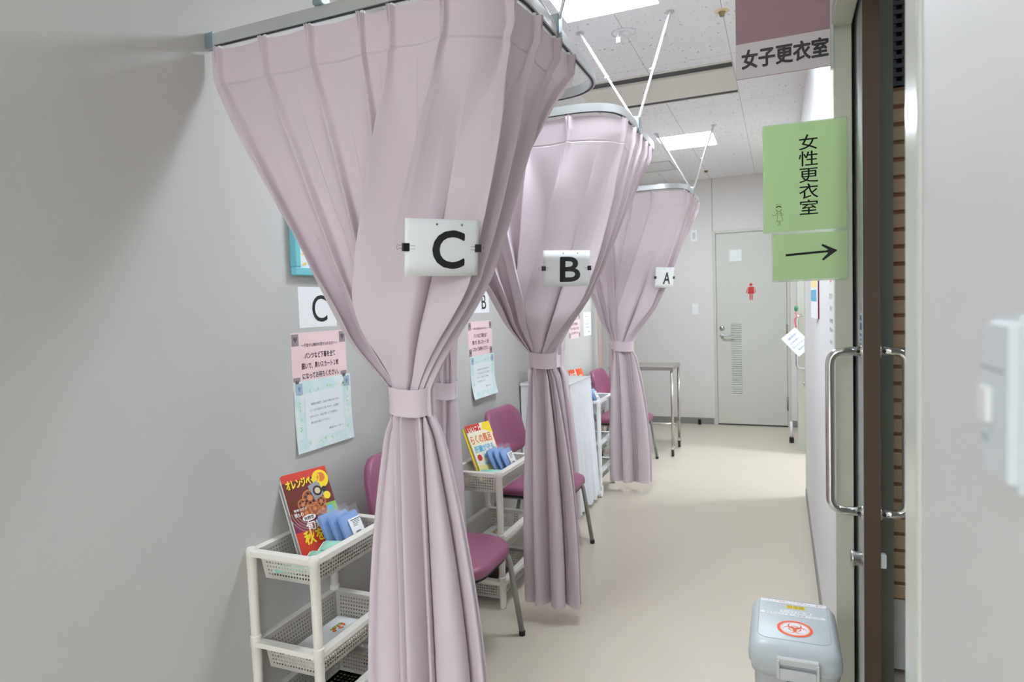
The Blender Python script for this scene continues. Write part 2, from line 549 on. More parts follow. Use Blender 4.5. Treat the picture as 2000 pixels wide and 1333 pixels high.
lathe(bm, [(0.0, -0.012), (0.024, -0.012), (0.026, 0.0)], 20, frame((-0.588, fy0, 1.062), (1, 0, 0), (0, 0, 1)) @ Matrix.Scale(-1, 4, (0, 0, 1)))
link('lock', bm, M_steel, d1, True)
bm = bmesh.new()
lathe(bm, [(0.0, 0.012), (0.022, 0.012), (0.024, 0.0)], 20, frame((-0.59, fy0, 0.982), (1, 0, 0), (0, 0, 1)))
tube(bm, fillet([(-0.588, fy0, 0.982), (-0.588, fy0 - 0.055, 0.982), (-0.468, fy0 - 0.055, 0.984)], 0.015), 0.010, 10)
link('lever_handle', bm, M_alu, d1, True)
for z in (1.02, 0.25, 1.85):
    bm = bmesh.new(); tube(bm, [(DX1 - 0.03, YB - 0.010, z - 0.07), (DX1 - 0.03, YB - 0.010, z + 0.07)], 0.009, 10)
    link('hinge', bm, mat('hinge_brass', (150, 145, 130), 0.35, metal=0.8), d1, True)
struct('trim_10', bx((DX0 + 0.03, YB + 0.0, 0), (DX1 - 0.03, YB + 0.09, 0.012)), M_dark)

# women's symbol on the door
s = thing('restroom_symbol', "red women's pictogram stuck on the grey-green back door", 'sign', (-0.288, fy0, 1.44))
MF = frame((-0.288, fy0 - 0.0005, 1.445), (1, 0, 0), (0, 0, 1))
M_red = mat('red_sticker', (196, 36, 42), 0.5)
bm = bmesh.new(); disc(bm, (0, 0.075), 0.017, 20, MF, 0.0006)
link('head', bm, M_red, s)
bm = bmesh.new()
prism(bm, [(-0.020, 0.052), (0.020, 0.052), (0.026, 0.045), (0.034, -0.022), (-0.034, -0.022), (-0.026, 0.045)], MF, 0, 0.0006)
for sg in (-1, 1):
    prism(bm, [(sg * 0.026, 0.05), (sg * 0.033, 0.047), (sg * 0.052, -0.01), (sg * 0.044, -0.013)][::sg], MF, 0, 0.0006)
    prism(bm, [(sg * 0.004, -0.022), (sg * 0.016, -0.022), (sg * 0.016, -0.088), (sg * 0.004, -0.088)][::sg], MF, 0, 0.0006)
link('body', bm, M_red, s)

# switch plates on the back wall
for (x0, x1, z0, z1), lb in (((-0.901, -0.832, 2.015, 2.143), 'upper white plate on the back wall, level with the door top'), ((-0.899, -0.835, 1.216, 1.338), 'lower white switch plate on the back wall beside the door')):
    t = thing('switch_plate', lb, 'switch', ((x0 + x1) / 2, YB, z0))
    link('plate', bbox((x0, YB - 0.009, z0), (x1, YB, z1), 0.003), M_white, t)
    link('rocker', bbox((x0 + 0.02, YB - 0.013, z0 + 0.03), (x1 - 0.02, YB - 0.009, z1 - 0.03), 0.002), M_white if z0 < 2 else mat('grey_insert', (205, 205, 202), 0.5), t)

# door stops on the floor
t = thing('door_stop', 'black rubber door stop at the foot of the back wall baseboard', 'door stop', (-0.837, 7.29, 0))
bm = bmesh.new(); lathe(bm, [(0.0, 0.06), (0.014, 0.058), (0.017, 0.05), (0.019, 0.0), (0, 0)], 16, Matrix.Translation((-0.837, 7.30, 0)))
link('body', bm, M_black, t, True)
t = thing('door_stop', 'white door stop with black rubber foot right of the back door', 'door stop', (0.085, 6.55, 0))
bm = bmesh.new(); lathe(bm, [(0.0, 0.055), (0.018, 0.055), (0.021, 0.048), (0.021, 0.0), (0, 0)], 16, Matrix.Translation((0.085, 6.55, 0)))
link('foot', bm, M_black, t, True)
bm = bmesh.new(); lathe(bm, [(0.0, 0.2), (0.011, 0.2), (0.012, 0.055), (0, 0.055)], 16, Matrix.Translation((0.085, 6.55, 0)))
link('stem', bm, M_white, t, True)

# ------------------------------------------------------------------ sliding doors with bow handles
def sliding_door(n, y0, label, handle_y, full=True):
    d = thing('door_%d' % n, label, 'door', (0.212, y0, 0)); d['kind'] = 'structure'
    link('door_leaf', bbox((0.212, y0 + 0.006, 0.012), (0.250, y0 + 1.3, 2.45), 0.001, 1), M_doorface, d)
    link('edge_strip', bbox((0.2105, y0, 0.012), (0.2515, y0 + 0.006, 2.45), 0.0, 1), M_brown, d)
    bm = bmesh.new(); box(bm, (0.209, y0 + 0.0, 0.012), (0.2115, y0 + 0.085, 2.45))
    link('face_strip', bm, M_alu_dull, d)
    for sg, xf, xo in ((-1, 0.2115, 0.128), (1, 0.250, 0.318)):
        bm = bmesh.new()
        zt, zb = 1.213, 0.755
        tube(bm, fillet([(xf, handle_y, zt), (xo, handle_y, zt), (xo, handle_y, zb), (xf, handle_y, zb)], 0.055, 10), 0.0125, 16)
        for z in (zt, zb):
            tube(bm, [(xf, handle_y, z), (xf + sg * 0.006, handle_y, z)], 0.02, 16)
        link('bow_handle', bm, M_chrome, d, True)
        bm = bmesh.new()
        for z in (zt, zb):
            disc(bm, (0, 0), 0.005, 10, frame((xf + sg * 0.012, handle_y - 0.0128, z), (1, 0, 0), (0, 0, 1)), 0.0)
        link('set_screws', bm, M_dark, d)
    bm = bmesh.new()
    lathe(bm, [(0.02, 0.0), (0.02, 0.022), (0.024, 0.024), (0.024, 0.03), (0.021, 0.034), (0, 0.034)], 24, frame((0.2115, handle_y + 0.004, 0.617), (0, 1, 0), (0, 0, 1)) @ Matrix.Rotation(math.pi, 4, 'Y'))
    link('lock_cylinder', bm, M_steel, d, True)
    link('thumb_turn', bbox((0.250, handle_y - 0.012, 0.60), (0.268, handle_y + 0.012, 0.64), 0.004), M_white, d)
    return d
sliding_door(2, 2.012, 'sliding door slid open beside the green signs, brown leading edge', 2.035)
sliding_door(3, 6.06, 'far sliding door slid open on the right wall', 6.09)
t = thing('door_sticker', 'small white sticker with blue lettering on the sliding door edge strip', 'sticker', (0.209, 2.05, 1.25))
MF = frame((0.2088, 2.055, 1.27), (0, -1, 0), (0, 0, 1))
link('paper', sheet_bm(MF, 0.05, 0.10, thick=0.0002), mat('sticker_pale', (215, 225, 232), 0.4), t)
bm = bmesh.new()
for k, (z, h) in enumerate(((0.036, 0.014), (0.012, 0.02), (-0.012, 0.008), (-0.026, 0.006), (-0.038, 0.006))):
    for i in range(4): box(bm, (0, 0, 0), (0, 0, 0)) if False else poly(bm, [(-0.02 + i * 0.0105, z - h / 2), (-0.012 + i * 0.0105, z - h / 2), (-0.012 + i * 0.0105, z + h / 2), (-0.02 + i * 0.0105, z + h / 2)], MF, 0.0004)
link('print', bm, mat('blue_ink', (46, 108, 170), 0.5), t)

# changing room seen through the gap
t = thing('slatted_screen', 'pale wooden slatted screen inside the dark changing room', 'screen', (0.45, 2.62, 0))
bm = bmesh.new()
for k in range(30):
    z = 0.28 + k * 0.06
    add_bbox(bm, (0.362, 2.60, z + 0.0), (1.1, 2.62, z + 0.047), 0.003, 1)
link('slats', bm, M_slat, t)
bm = bmesh.new(); box(bm, (0.362, 2.608, 0.02), (1.1, 2.65, 2.08)); link('backing', bm, mat('slat_backing', (150, 112, 84), 0.6), t)
link('kick_panel', bx((0.362, 2.598, 0.02), (1.1, 2.62, 0.275)), mat('kick_white', (215, 215, 212), 0.5), t)
t = thing('lattice_panel', 'dark perforated lattice panel above the wooden slatted screen', 'panel', (0.45, 2.62, 2.08))
bm = bmesh.new()
for k in range(20):
    z = 2.085 + k * 0.03
    box(bm, (0.362, 2.60, z), (1.1, 2.606, z + 0.014))
for k in range(24):
    x = 0.362 + k * 0.031
    box(bm, (x, 2.606, 2.085), (x + 0.014, 2.612, CEIL - 0.002))
link('grid', bm, mat('lattice_grey', (88, 92, 102), 0.6), t)
link('backing', bx((0.362, 2.62, 2.085), (1.1, 2.63, CEIL - 0.002)), M_black, t)

# ------------------------------------------------------------------ ceiling fittings
def ceiling_light(x0, x1, y0, y1, e, label):
    t = thing('ceiling_light', label, 'ceiling light', ((x0 + x1) / 2, (y0 + y1) / 2, CEIL), 'square ceiling light panels')
    bm = bmesh.new()
    w = 0.012
    for a, b in (((x0 - w, y0 - w), (x1 + w, y0)), ((x0 - w, y1), (x1 + w, y1 + w)), ((x0 - w, y0), (x0, y1)), ((x1, y0), (x1 + w, y1))):
        box(bm, (a[0], a[1], CEIL - 0.006), (b[0], b[1], CEIL - 0.0005))
    link('rim', bm, M_white, t)
    bm = bmesh.new(); box(bm, (x0, y0, CEIL - 0.003), (x1, y1, CEIL - 0.0006))
    link('diffuser', bm, emit('light_diffuser', (236, 246, 255), e), t)
    return t
ceiling_light(-0.90, -0.48, 2.49, 2.945, LIGHT_E, 'glowing square ceiling panel above the first two curtains')
ceiling_light(-0.90, -0.48, 5.305, 5.762, LIGHT_E, 'glowing square ceiling panel over the far third curtain')
ceiling_light(-0.90, -0.48, -0.32, 0.135, LIGHT_NEAR, 'glowing square ceiling panel above the near end of the corridor')
ceiling_light(1.9, 2.35, 5.45, 5.95, LIGHT_ROOM, 'glowing ceiling panel inside the room behind the far sliding door')

for (x, y, nm) in ((-0.9, -2.9, 'left'), (0.6, -2.9, 'right'), (-0.9, -4.4, 'rear left'), (0.6, -4.4, 'rear right')):
    ceiling_light(x - 0.3, x + 0.3, y - 0.3, y + 0.3, FILL_LOBBY, 'added fill light panel, unseen behind the photographer, %s one of four' % nm)
ceiling_light(1.2, 1.6, 1.2, 1.6, FILL_CHANGE, 'added dim fill light panel, unseen inside the changing room')

t = thing('air_conditioner', 'long ceiling air conditioner panel with two black slots', 'air conditioner', (-0.69, 4.1, CEIL))
link('panel', bbox((-1.14, 3.93, CEIL - 0.012), (-0.235, 4.335, CEIL - 0.0005), 0.003, 1), mat('ac_panel', (226, 222, 212), 0.5), t)
for y0, y1 in ((3.835, 3.915), (4.348, 4.402)):
    link('air_slot', bx((-1.14, y0, CEIL - 0.003), (-0.235, y1, CEIL - 0.0008)), M_black, t)
bm = bmesh.new()
for y0, y1 in ((3.822, 3.833), (3.917, 3.927), (4.338, 4.346), (4.404, 4.412)):
    box(bm, (-1.14, y0, CEIL - 0.006), (-0.235, y1, CEIL - 0.0006))
link('slot_trim', bm, mat('ac_trim', (222, 218, 208), 0.5), t)

t = thing('emergency_downlight', 'recessed clear ceiling lamp with a small hanging pull tag', 'ceiling fitting', (-0.692, 3.191, CEIL))
MT = Matrix.Translation((-0.692, 3.191, CEIL - 0.0006)) @ Matrix.Rotation(math.pi, 4, 'X')
bm = bmesh.new(); lathe(bm, [(0.028, 0.0), (0.058, 0.0), (0.058, 0.003), (0.03, 0.005), (0.028, 0.0)], 32, MT); link('rim', bm, M_white, t, True)
bm = bmesh.new(); lathe(bm, [(0.0, 0.012), (0.015, 0.011), (0.03, 0.004)], 32, MT); link('lens', bm, mat('clear_lens', (235, 240, 240), 0.08, trans=0.5), t, True)
bm = bmesh.new(); tube(bm, [(-0.71, 3.16, CEIL - 0.004), (-0.712, 3.158, CEIL - 0.03)], 0.0015, 6); add_bbox(bm, (-0.722, 3.1565, CEIL - 0.055), (-0.702, 3.1595, CEIL - 0.03), 0.001, 1); link('pull_tag', bm, M_white, t)
t = thing('sprinkler_head', 'small round brass-rimmed ceiling detector beside the hanging sign', 'ceiling fitting', (-0.233, 3.167, CEIL))
MT = Matrix.Translation((-0.233, 3.167, CEIL - 0.0006)) @ Matrix.Rotation(math.pi, 4, 'X')
bm = bmesh.new(); lathe(bm, [(0.0, 0.004), (0.028, 0.003), (0.033, 0.0)], 28, MT); link('plate', bm, mat('cream_plate', (222, 203, 160), 0.4), t, True)
bm = bmesh.new(); lathe(bm, [(0.0, 0.024), (0.010, 0.022), (0.013, 0.01), (0.016, 0.004)], 20, MT); link('nozzle', bm, mat('nozzle_metal', (130, 112, 80), 0.35, metal=0.7), t, True)
t = thing('ceiling_sensor', 'tiny brown ceiling sensor near the back wall', 'ceiling fitting', (-0.685, 6.9, CEIL))
bm = bmesh.new(); lathe(bm, [(0.0, 0.02), (0.012, 0.016), (0.024, 0.0)], 20, Matrix.Translation((-0.685, 6.9, CEIL - 0.0006)) @ Matrix.Rotation(math.pi, 4, 'X'))
link('dome', bm, mat('sensor_brown', (120, 100, 60), 0.5), t, True)
t = thing('ceiling_hatch', 'square ceiling inspection hatch beyond the far curtain', 'ceiling hatch', (-1.11, 6.42, CEIL))
bm = bmesh.new()
for a, b in (((-1.34, 6.20), (-0.94, 6.215)), ((-1.34, 6.635), (-0.94, 6.65)), ((-1.34, 6.215), (-1.328, 6.635)), ((-0.952, 6.215), (-0.94, 6.635))):
    box(bm, (a[0], a[1], CEIL - 0.006), (b[0], b[1], CEIL - 0.0006))
link('hatch_rim', bm, M_alu_dull, t)
bm = bmesh.new(); box(bm, (-1.328, 6.215, CEIL - 0.002), (-0.952, 6.635, CEIL - 0.0006)); link('hatch_board', bm, mat('hatch_white', (228, 228, 228), 0.8), t)

# ------------------------------------------------------------------ curtain rails
ZR0, ZR1 = 2.178, 2.212      # underside / top of the track
XS = -0.618                  # long side of the U
def rail_path(y0, y1, r=0.2):
    return fillet([(XL + 0.012, y0, (ZR0 + ZR1) / 2), (XS, y0, (ZR0 + ZR1) / 2), (XS, y1, (ZR0 + ZR1) / 2), (XL + 0.012, y1, (ZR0 + ZR1) / 2)], r, 14)

def rods(parent, at, ends, zlow=None):
    bm = bmesh.new(); add_bbox(bm, (at[0] - 0.016, at[1] - 0.02, zlow or ZR0 + 0.004), (at[0] + 0.016, at[1] + 0.02, ZR1 + 0.028), 0.003, 1)
    if not zlow: tube(bm, [(at[0] + 0.012, at[1], ZR0 - 0.004), (at[0] + 0.012, at[1], ZR0 + 0.012)], 0.007, 10)
    link('rod_bracket', bm, M_galv, parent)
    for e in ends:
        bm = bmesh.new()
        a = Vector((at[0] + (0.012 if e[0] > at[0] else -0.012), at[1], ZR1 + 0.02)); b = Vector((e[0], e[1], CEIL - 0.0006))
        mid = a.lerp(b, 0.47)
        tube(bm, [a, mid], 0.0058, 10); tube(bm, [mid, b], 0.0075, 10)
        tube(bm, [mid, mid.lerp(b, 0.03)], 0.0095, 10)
        tube(bm, [mid + Vector((-0.016, 0, 0.004)), mid + Vector((0.0, 0, 0.004))], 0.004, 8)
        tube(bm, [b - Vector((0, 0, 0.004)), b], 0.02, 16)
        link('hanger_rod', bm, M_alu, parent, False)
        smooth_angle(parent.children[-1] if parent.children else None) if False else None

def curtain_rail(y0, y1, label, ym, lat, far=None):
    t = thing('curtain_rail', label, 'curtain rail', (XL, (y0 + y1) / 2, ZR0), 'U-shaped curtain rails')
    P = rail_path(y0, y1)
    bm = bmesh.new(); sweep_rect(bm, P, 0.02, ZR1 - ZR0); o = link('track', bm, M_alu, t); smooth_angle(o, 35)
    bm = bmesh.new(); sweep_rect(bm, [p + Vector((0, 0, -(ZR1 - ZR0) / 2 - 0.0006)) for p in P], 0.008, 0.0022); o = link('track_slot', bm, M_black, t); smooth_angle(o, 35)
    for y in (y0, y1):
        link('wall_bracket', bbox((XL, y - 0.013, ZR0 - 0.006), (XL + 0.034, y + 0.013, ZR1 + 0.005), 0.002, 1), M_galv, t)
    rods(t, (XS, ym), ((-0.885, ym + 0.015), (-0.449, ym - 0.02)))
    rods(t, (lat, y0), ((lat - 0.03, y0 - 0.25), (lat + 0.02, y0 + 0.25)) if far is None else far, ZR1 + 0.001)
    return t
YC0, YC1, YB0, YB1, YA0, YA1 = 1.49, 2.47, 2.67, 3.65, 4.73, 5.70
curtain_rail(YC0, YC1, 'nearest U-shaped curtain rail, holding the curtain marked C', 1.90, -1.16)
curtain_rail(YB0, YB1, 'middle U-shaped curtain rail, holding the curtain marked B', 3.08, -1.16)
curtain_rail(YA0, YA1, 'farthest U-shaped curtain rail, holding the curtain marked A', 5.165, -0.97, ((-1.0, YA0 - 0.22), (-0.96, YA0 + 0.2)))

# ------------------------------------------------------------------ curtains
def arclen(P):
    L = [0.0]
    for a, b in zip(P, P[1:]): L.append(L[-1] + (b - a).length)
    return L
def at_len(P, L, s):
    s = max(0, min(L[-1], s))
    for i in range(len(L) - 1):
        if s <= L[i + 1] or i == len(L) - 2:
            t = (s - L[i]) / max(1e-9, L[i + 1] - L[i])
            return P[i].lerp(P[i + 1], t), (P[i + 1] - P[i]).normalized()

def sstep(a, b, x):
    t = max(0.0, min(1.0, (x - a) / (b - a))); return t * t * (3 - 2 * t)

def drape_fn(P, npl, tie, tz, tie_hw, tie_hd, hem_z, hem_c, hem_hw, hem_hd, seed, lag=1.25, amp_top=0.016, ztop=2.166, flare=2.2, header=0.11, lean=0.9, lag_r=1.0, amp_mid=0.064, pleats=None, leans=None, bigs=None, hems=None):
    rnd = random.Random(seed)
    L = arclen(P)
    tot = L[-1]
    # pleat centres along the rail (fractions), jittered
    cs = [(k + 0.5 + (rnd.uniform(-0.13, 0.13) if 0 < k < npl - 1 else 0)) / npl for k in range(npl)]
    big = [rnd.uniform(0.4, 1.6) for _ in range(npl)]
    lean_ = [(1 if (k < npl * 0.55) == (rnd.random() < 0.75) else -1) * rnd.uniform(0.35, 1.1) * lean for k in range(npl)]
    lean_[0] = 0.7 * lean; lean_[-1] = -0.5 * lean
    # unequal spacing inside the gathered part
    wts = [rnd.uniform(0.5, 1.7) for _ in range(npl)]
    hwt = [rnd.uniform(0.25, 2.2) for _ in range(npl)]
    if pleats: cs = [p / tot for p in pleats]
    if bigs: big = list(bigs)
    if leans: lean_ = list(leans)
    if hems: hwt = list(hems)
    def cum(w):
        s = sum(w); a = 0; out = [0.0]
        for x in w: a += x / s; out.append(a)
        return out
    cw, ch = cum(wts), cum(hwt)
    bounds = [0.0] + [(cs[k] + cs[k + 1]) / 2 for k in range(npl - 1)] + [1.0]
    ph = [rnd.uniform(0, 6.28) for _ in range(6)]
    tmid_top, tmid_bot = tz
    def f(k, q, z):
        """pleat k, q in [-.5,.5] about the pleat centre"""
        lo, c, hi = bounds[k], cs[k], bounds[k + 1]
        u = c + (q * 2 * (hi - c) if q > 0 else q * 2 * (c - lo))
        p0, t0 = at_len(P, L, u * tot)
        n0 = Vector((t0.y, -t0.x, 0))
        ub = cw[k] + (q + 0.5) * (cw[k + 1] - cw[k])
        uh = ch[k] + (q + 0.5) * (ch[k + 1] - ch[k])
        if z >= tmid_top: w = ((ztop - header * 0.6 - z) / (ztop - header * 0.6 - tmid_top)) ; w = max(0.0, min(1.0, w)) ** (lag + (lag_r - lag) * u)
        else: w = 1.0
        # gathered section
        xb = (ub - 0.5) * 2
        pb = Vector((tie[0] + xb * tie_hw, tie[1] - tie_hd * 0.55 * math.sqrt(max(0, 1 - xb * xb)), 0))
        nb = Vector((xb * 0.75, -math.sqrt(max(0.05, 1 - xb * xb * 0.6)), 0)).normalized()
        if z < tmid_bot:
            fz = min(1.0, (tmid_bot - z) / (tmid_bot - hem_z))
            g = 1 - (1 - fz) ** flare
            g = min(1.0, g + 0.10 * sstep(0, 0.06, fz) * (1 - fz))
            xh = (uh - 0.5) * 2
            phm = Vector((hem_c[0] + xh * hem_hw, hem_c[1] - hem_hd * 0.6 * math.sqrt(max(0, 1 - xh * xh)), 0))
            nh = Vector((xh * 0.8, -math.sqrt(max(0.05, 1 - xh * xh * 0.7)), 0)).normalized()
            base = pb.lerp(phm, g); nn = nb.lerp(nh, g).normalized()
            wk = hwt[k] * npl / sum(hwt)
            amp = tie_hd * (1 - g) * 0.9 + hem_hd * 0.95 * g * (0.3 + 0.7 * min(1.0, wk))
            pw = 0.9
        else:
            base = Vector((p0.x, p0.y, 0)).lerp(pb, w); nn = n0.lerp(nb, w).normalized()
            amp = amp_top + (amp_mid - amp_top) * min(1.0, w / 0.6)
            amp = amp * (1 - sstep(0.8, 1.0, w)) + tie_hd * 0.9 * sstep(0.8, 1.0, w)
            pw = 7.0 * (1 - sstep(0.0, 0.5, w)) + 1.1
        zz = ztop - z
        tri = max(0.0, 1.06 - math.sqrt((2 * q) ** 2 + 0.0036))
        cosr = 0.5 + 0.5 * math.cos(2 * math.pi * q)
        rnd_ = max(0.0, 1 - (2 * q) ** 2) ** 0.55          # rounded fold with a sharp crease
        if pw < 1: ridge = rnd_
        else:
            ridge = 0.4 * tri ** max(1.0, pw * 0.5) + 0.6 * math.exp(-(q / 0.12) ** 2)
            kk = sstep(0.35, 0.95, w); ridge = ridge * (1 - kk) + rnd_ * kk
        tangent = Vector((-nn.y, nn.x, 0))
        if zz < header:                           # stiff pleated heading
            a = zz / header
            pin = math.exp(-(q / (0.048 - 0.014 * a)) ** 2) - 0.7 * math.exp(-(q / 0.016) ** 2) * (1 - a)
            ridge = pin * (1.25 - 0.3 * a)
            amp = 0.030 * (1 - a) + 0.020 * a
            lt = 0.0
            st = 0.003 if abs(zz - header * 0.94) < 0.0006 else 0.0
        else:
            st = 0.0
            e = sstep(header, header + 0.2, zz)
            ridge = math.exp(-(q / (0.034 + 0.05 * e)) ** 2) * (1 - e) + ridge * e
            amp = 0.020 * (1 - e) + amp * e
            if z >= tmid_bot:
                lt = 0.066 * min(1.0, w / 0.72) * (1 - 0.75 * sstep(0.72, 1.0, w))
            else:
                lt = 0.019 + (0.35 * hem_hw / npl * 2 - 0.019) * g
        b_ = 1 + (big[k] - 1) * (sstep(header, header + 0.25, zz))
        val = ridge * amp * b_
        lf = 1.0 if zz > header else 0.0
        off = nn * (val - st) + tangent * (lean_[k] * lt * ((math.exp(-(q / 0.15) ** 2) if z >= tmid_bot else ridge)) * (0.5 + 0.5 * b_))
        # slow billow of the flat panels
        bil = 0.008 * math.sin(math.pi * 2 * (q + 0.5) + ph[(k + 2) % 6]) * lf * math.sin(5.1 * z + ph[k % 6] * 3) * (1 - w) * sstep(header, header + 0.2, zz)
        off += nn * bil
        zt = z
        if zz < header + 0.02: zt = z - 0.006 * (math.sin(math.pi * (q + 0.5)) - 1) * -1 * 0.0 - 0.005 * abs(q) * 2
        return Vector((base.x + off.x, base.y + off.y, zt))
    return f

def drape_mesh(f, npl, ztop, tz, hem_z, S=40, rows_up=64, rows_dn=44, header=0.11, hem_fn=None):
    qs = []
    n1 = S // 2
    for i in range(n1):
        t = -1 + 2 * i / n1
        qs.append(0.5 * math.sin(math.pi / 2 * math.copysign(abs(t) ** 0.85, t)))
    for i in range(1, S - n1):
        t = -1 + 2 * i / (S - n1)
        qs.append(0.30 * math.copysign(abs(t) ** 1.7, t))
    qs = sorted(set(round(q, 5) for q in qs))
    qs = [q for i, q in enumerate(qs) if i == 0 or q - qs[i - 1] > 0.0012]
    zs = [ztop - header * i / 9 for i in range(9)] + [ztop - header * 0.925, ztop - header * 0.94, ztop - header * 0.955]
    for i in range(rows_up + 1): zs.append(ztop - header - (ztop - header - tz[0]) * i / rows_up)
    for i in range(1, 5): zs.append(tz[0] - (tz[0] - tz[1]) * i / 4)
    for i in range(1, rows_dn + 1): zs.append(tz[1] - (tz[1] - hem_z) * (i / rows_dn) ** 1.25)
    cols = [(k, q) for k in range(npl) for q in qs] + [(npl - 1, 0.5)]
    bm = bmesh.new()
    g = [[bm.verts.new(f(k, q, z)) for z in zs] for k, q in cols]
    for i in range(len(g) - 1):
        for j in range(len(zs) - 1):
            bm.faces.new((g[i][j], g[i + 1][j], g[i + 1][j + 1], g[i][j + 1]))
    return bm

def curtain(label, P, npl, tie, tz, tie_hw, tie_hd, hem_z, hem_c, hem_hw, hem_hd, seed, hooks=True, S=56, **kw):
    t = thing('curtain', label, 'curtain', (tie[0], tie[1], hem_z), 'pink bay curtains')
    ztop = kw.get('ztop', 2.166)
    f = drape_fn(P, npl, tie, tz, tie_hw, tie_hd, hem_z, hem_c, hem_hw, hem_hd, seed, **kw)
    bm = drape_mesh(f, npl, ztop, tz, hem_z, S)
    o = link('drape', bm, M_curtain, t, True)
    # tie band
    bm = bmesh.new()
    n = 40
    rw, rd = tie_hw + 0.006, tie_hd * 1.12 + 0.012
    cy = tie[1] - tie_hd * 0.55
    rings = []
    for (s, z) in ((1.03, tz[0] + 0.006), (1.0, tz[0] - 0.012), (0.985, (tz[0] + tz[1]) / 2), (0.985, tz[1] + 0.012), (1.01, tz[1] - 0.002), (0.955, tz[1] - 0.002), (0.94, (tz[0] + tz[1]) / 2), (0.98, tz[0] + 0.006)):
        ring = []
        for k in range(n):
            a = 2 * math.pi * k / n
            ca, sa = math.cos(a), math.sin(a)
            x = math.copysign(abs(ca) ** 0.8, ca) * rw * s; y = math.copysign(abs(sa) ** 0.8, sa) * rd * s
            ring.append(bm.verts.new((tie[0] + x, cy + y, z + 0.004 * math.sin(a * 2 + 0.6) )))
        rings.append(ring)
    for i in range(len(rings)):
        a, b = rings[i], rings[(i + 1) % len(rings)]
        for k in range(n): bm.faces.new((a[k], a[(k + 1) % n], b[(k + 1) % n], b[k]))
    smooth_angle(link('tieback', bm, M_tie, t, True), 32)
    if hooks:
        L = arclen(P)
        for k in range(npl):
            top = f(k, 0.0, ztop)
            u = (top.x, top.y)
            p = min((at_len(P, L, L[-1] * i / 300)[0] for i in range(301)), key=lambda v: (v.x - u[0]) ** 2 + (v.y - u[1]) ** 2)
            bm = bmesh.new()
            tube(bm, [(p.x, p.y, ZR0 + 0.001), (p.x, p.y, ztop - 0.03)], 0.0035, 6)
            tube(bm, [(p.x, p.y, ZR0 - 0.004), (p.x, p.y, ZR0 - 0.010)], 0.007, 8)
            link('hook', bm, M_white, t)
    return t, o

def sub_path(y0, y1, s0, s1):
    P = rail_path(y0, y1); L = arclen(P)
    n = 160
    return [at_len(P, L, s0 + (s1 - s0) * i / n)[0] for i in range(n + 1)]

cC, oC = curtain('nearest pink curtain, tied at the middle, wearing the C sheet', sub_path(YC0, YC1, 0.0, 1.46), 10,
                 (-0.886, 1.45), (1.166, 1.104), 0.053, 0.032, 0.07, (-0.862, 1.45), 0.162, 0.075, 11, lag_r=0.82,
                 pleats=(0.035, 0.207, 0.372, 0.545, 0.637, 0.791, 0.97, 1.10, 1.27, 1.41), leans=(1.1, 0.5, 0.6, 0.4, -1.35, -0.9, 1.0, 0.8, 0.8, -0.5),
                 bigs=(0.9, 0.75, 0.85, 0.7, 1.35, 1.25, 1.25, 1.2, 1.1, 0.7), hems=(0.7, 3.0, 0.5, 0.9, 0.5, 1.0, 0.6, 3.2, 0.8, 0.6))
cB, oB = curtain('middle pink curtain, tied above the cart, wearing the B sheet', sub_path(YB0, YB1, 0.0, 1.60), 10,
                 (-0.956, 2.65), (1.161, 1.103), 0.051, 0.032, 0.072, (-0.93, 2.65), 0.102, 0.07, 23,
                 pleats=(0.04, 0.21, 0.38, 0.56, 0.746, 1.02, 1.18, 1.32, 1.46, 1.57), leans=(1.1, 0.7, 0.7, -0.9, -1.1, 1.0, 0.9, 0.9, 0.6, -0.5),
                 bigs=(0.9, 1.1, 1.2, 1.2, 1.25, 1.2, 1.2, 1.1, 1.0, 0.7), hems=(0.3, 2.4, 0.3, 2.0, 0.3, 3.2, 0.3, 2.0, 0.3, 0.4))
cA, oA = curtain('farthest pink curtain, tied near the steel table, wearing the A sheet', sub_path(YA0, YA1, 0.0, 1.66), 10,
                 (-1.066, 4.70), (1.083, 1.019), 0.066, 0.034, 0.055, (-1.035, 4.70), 0.143, 0.065, 37,
                 pleats=(0.05, 0.22, 0.4, 0.573, 0.724, 0.98, 1.14, 1.28, 1.44, 1.6), leans=(1.1, 0.8, 0.7, -0.9, -1.0, 0.9, 0.9, 0.9, 0.6, -0.5),
                 bigs=(0.9, 1.1, 1.2, 1.0, 1.2, 1.2, 1.2, 1.1, 1.0, 0.7), hems=(0.4, 3.0, 0.3, 0.4, 2.8, 0.3, 0.4, 3.4, 0.3, 0.4))
def far_path(y1, x0, x1):
    return [Vector((x0 + (x1 - x0) * i / 20, y1, 2.195)) for i in range(21)]
curtain('narrow pink curtain hanging behind the C curtain, beside the mauve chair', far_path(YC1, XL + 0.015, -1.2), 5, (-1.365, YC1 + 0.025), (1.045, 0.98), 0.05, 0.026, 0.09, (-1.38, YC1 + 0.035), 0.085, 0.03, 5, hooks=False, S=22, amp_mid=0.025)
curtain('narrow pink curtain hanging behind the B curtain, beside the white cabinet', far_path(YB1, XL + 0.015, -1.06), 5, (-1.245, YB1 - 0.01), (1.075, 1.01), 0.05, 0.035, 0.1, (-1.21, YB1 - 0.01), 0.09, 0.035, 6, hooks=False, S=22, amp_mid=0.03)
curtain('narrow pink curtain hanging behind the A curtain, next to the steel table', far_path(YA1, XL + 0.015, -1.2), 5, (-1.37, YA1 - 0.012), (1.03, 0.965), 0.05, 0.022, 0.1, (-1.36, YA1 - 0.01), 0.08, 0.022, 8, hooks=False, S=22, amp_mid=0.02)

# ------------------------------------------------------------------ letter sheets clipped on the curtains
def bvh(o):
    bpy.context.view_layer.update()
    me = o.data
    M = o.matrix_world
    return BVHTree.FromPolygons([M @ v.co for v in me.vertices], [tuple(p.vertices) for p in me.polygons])

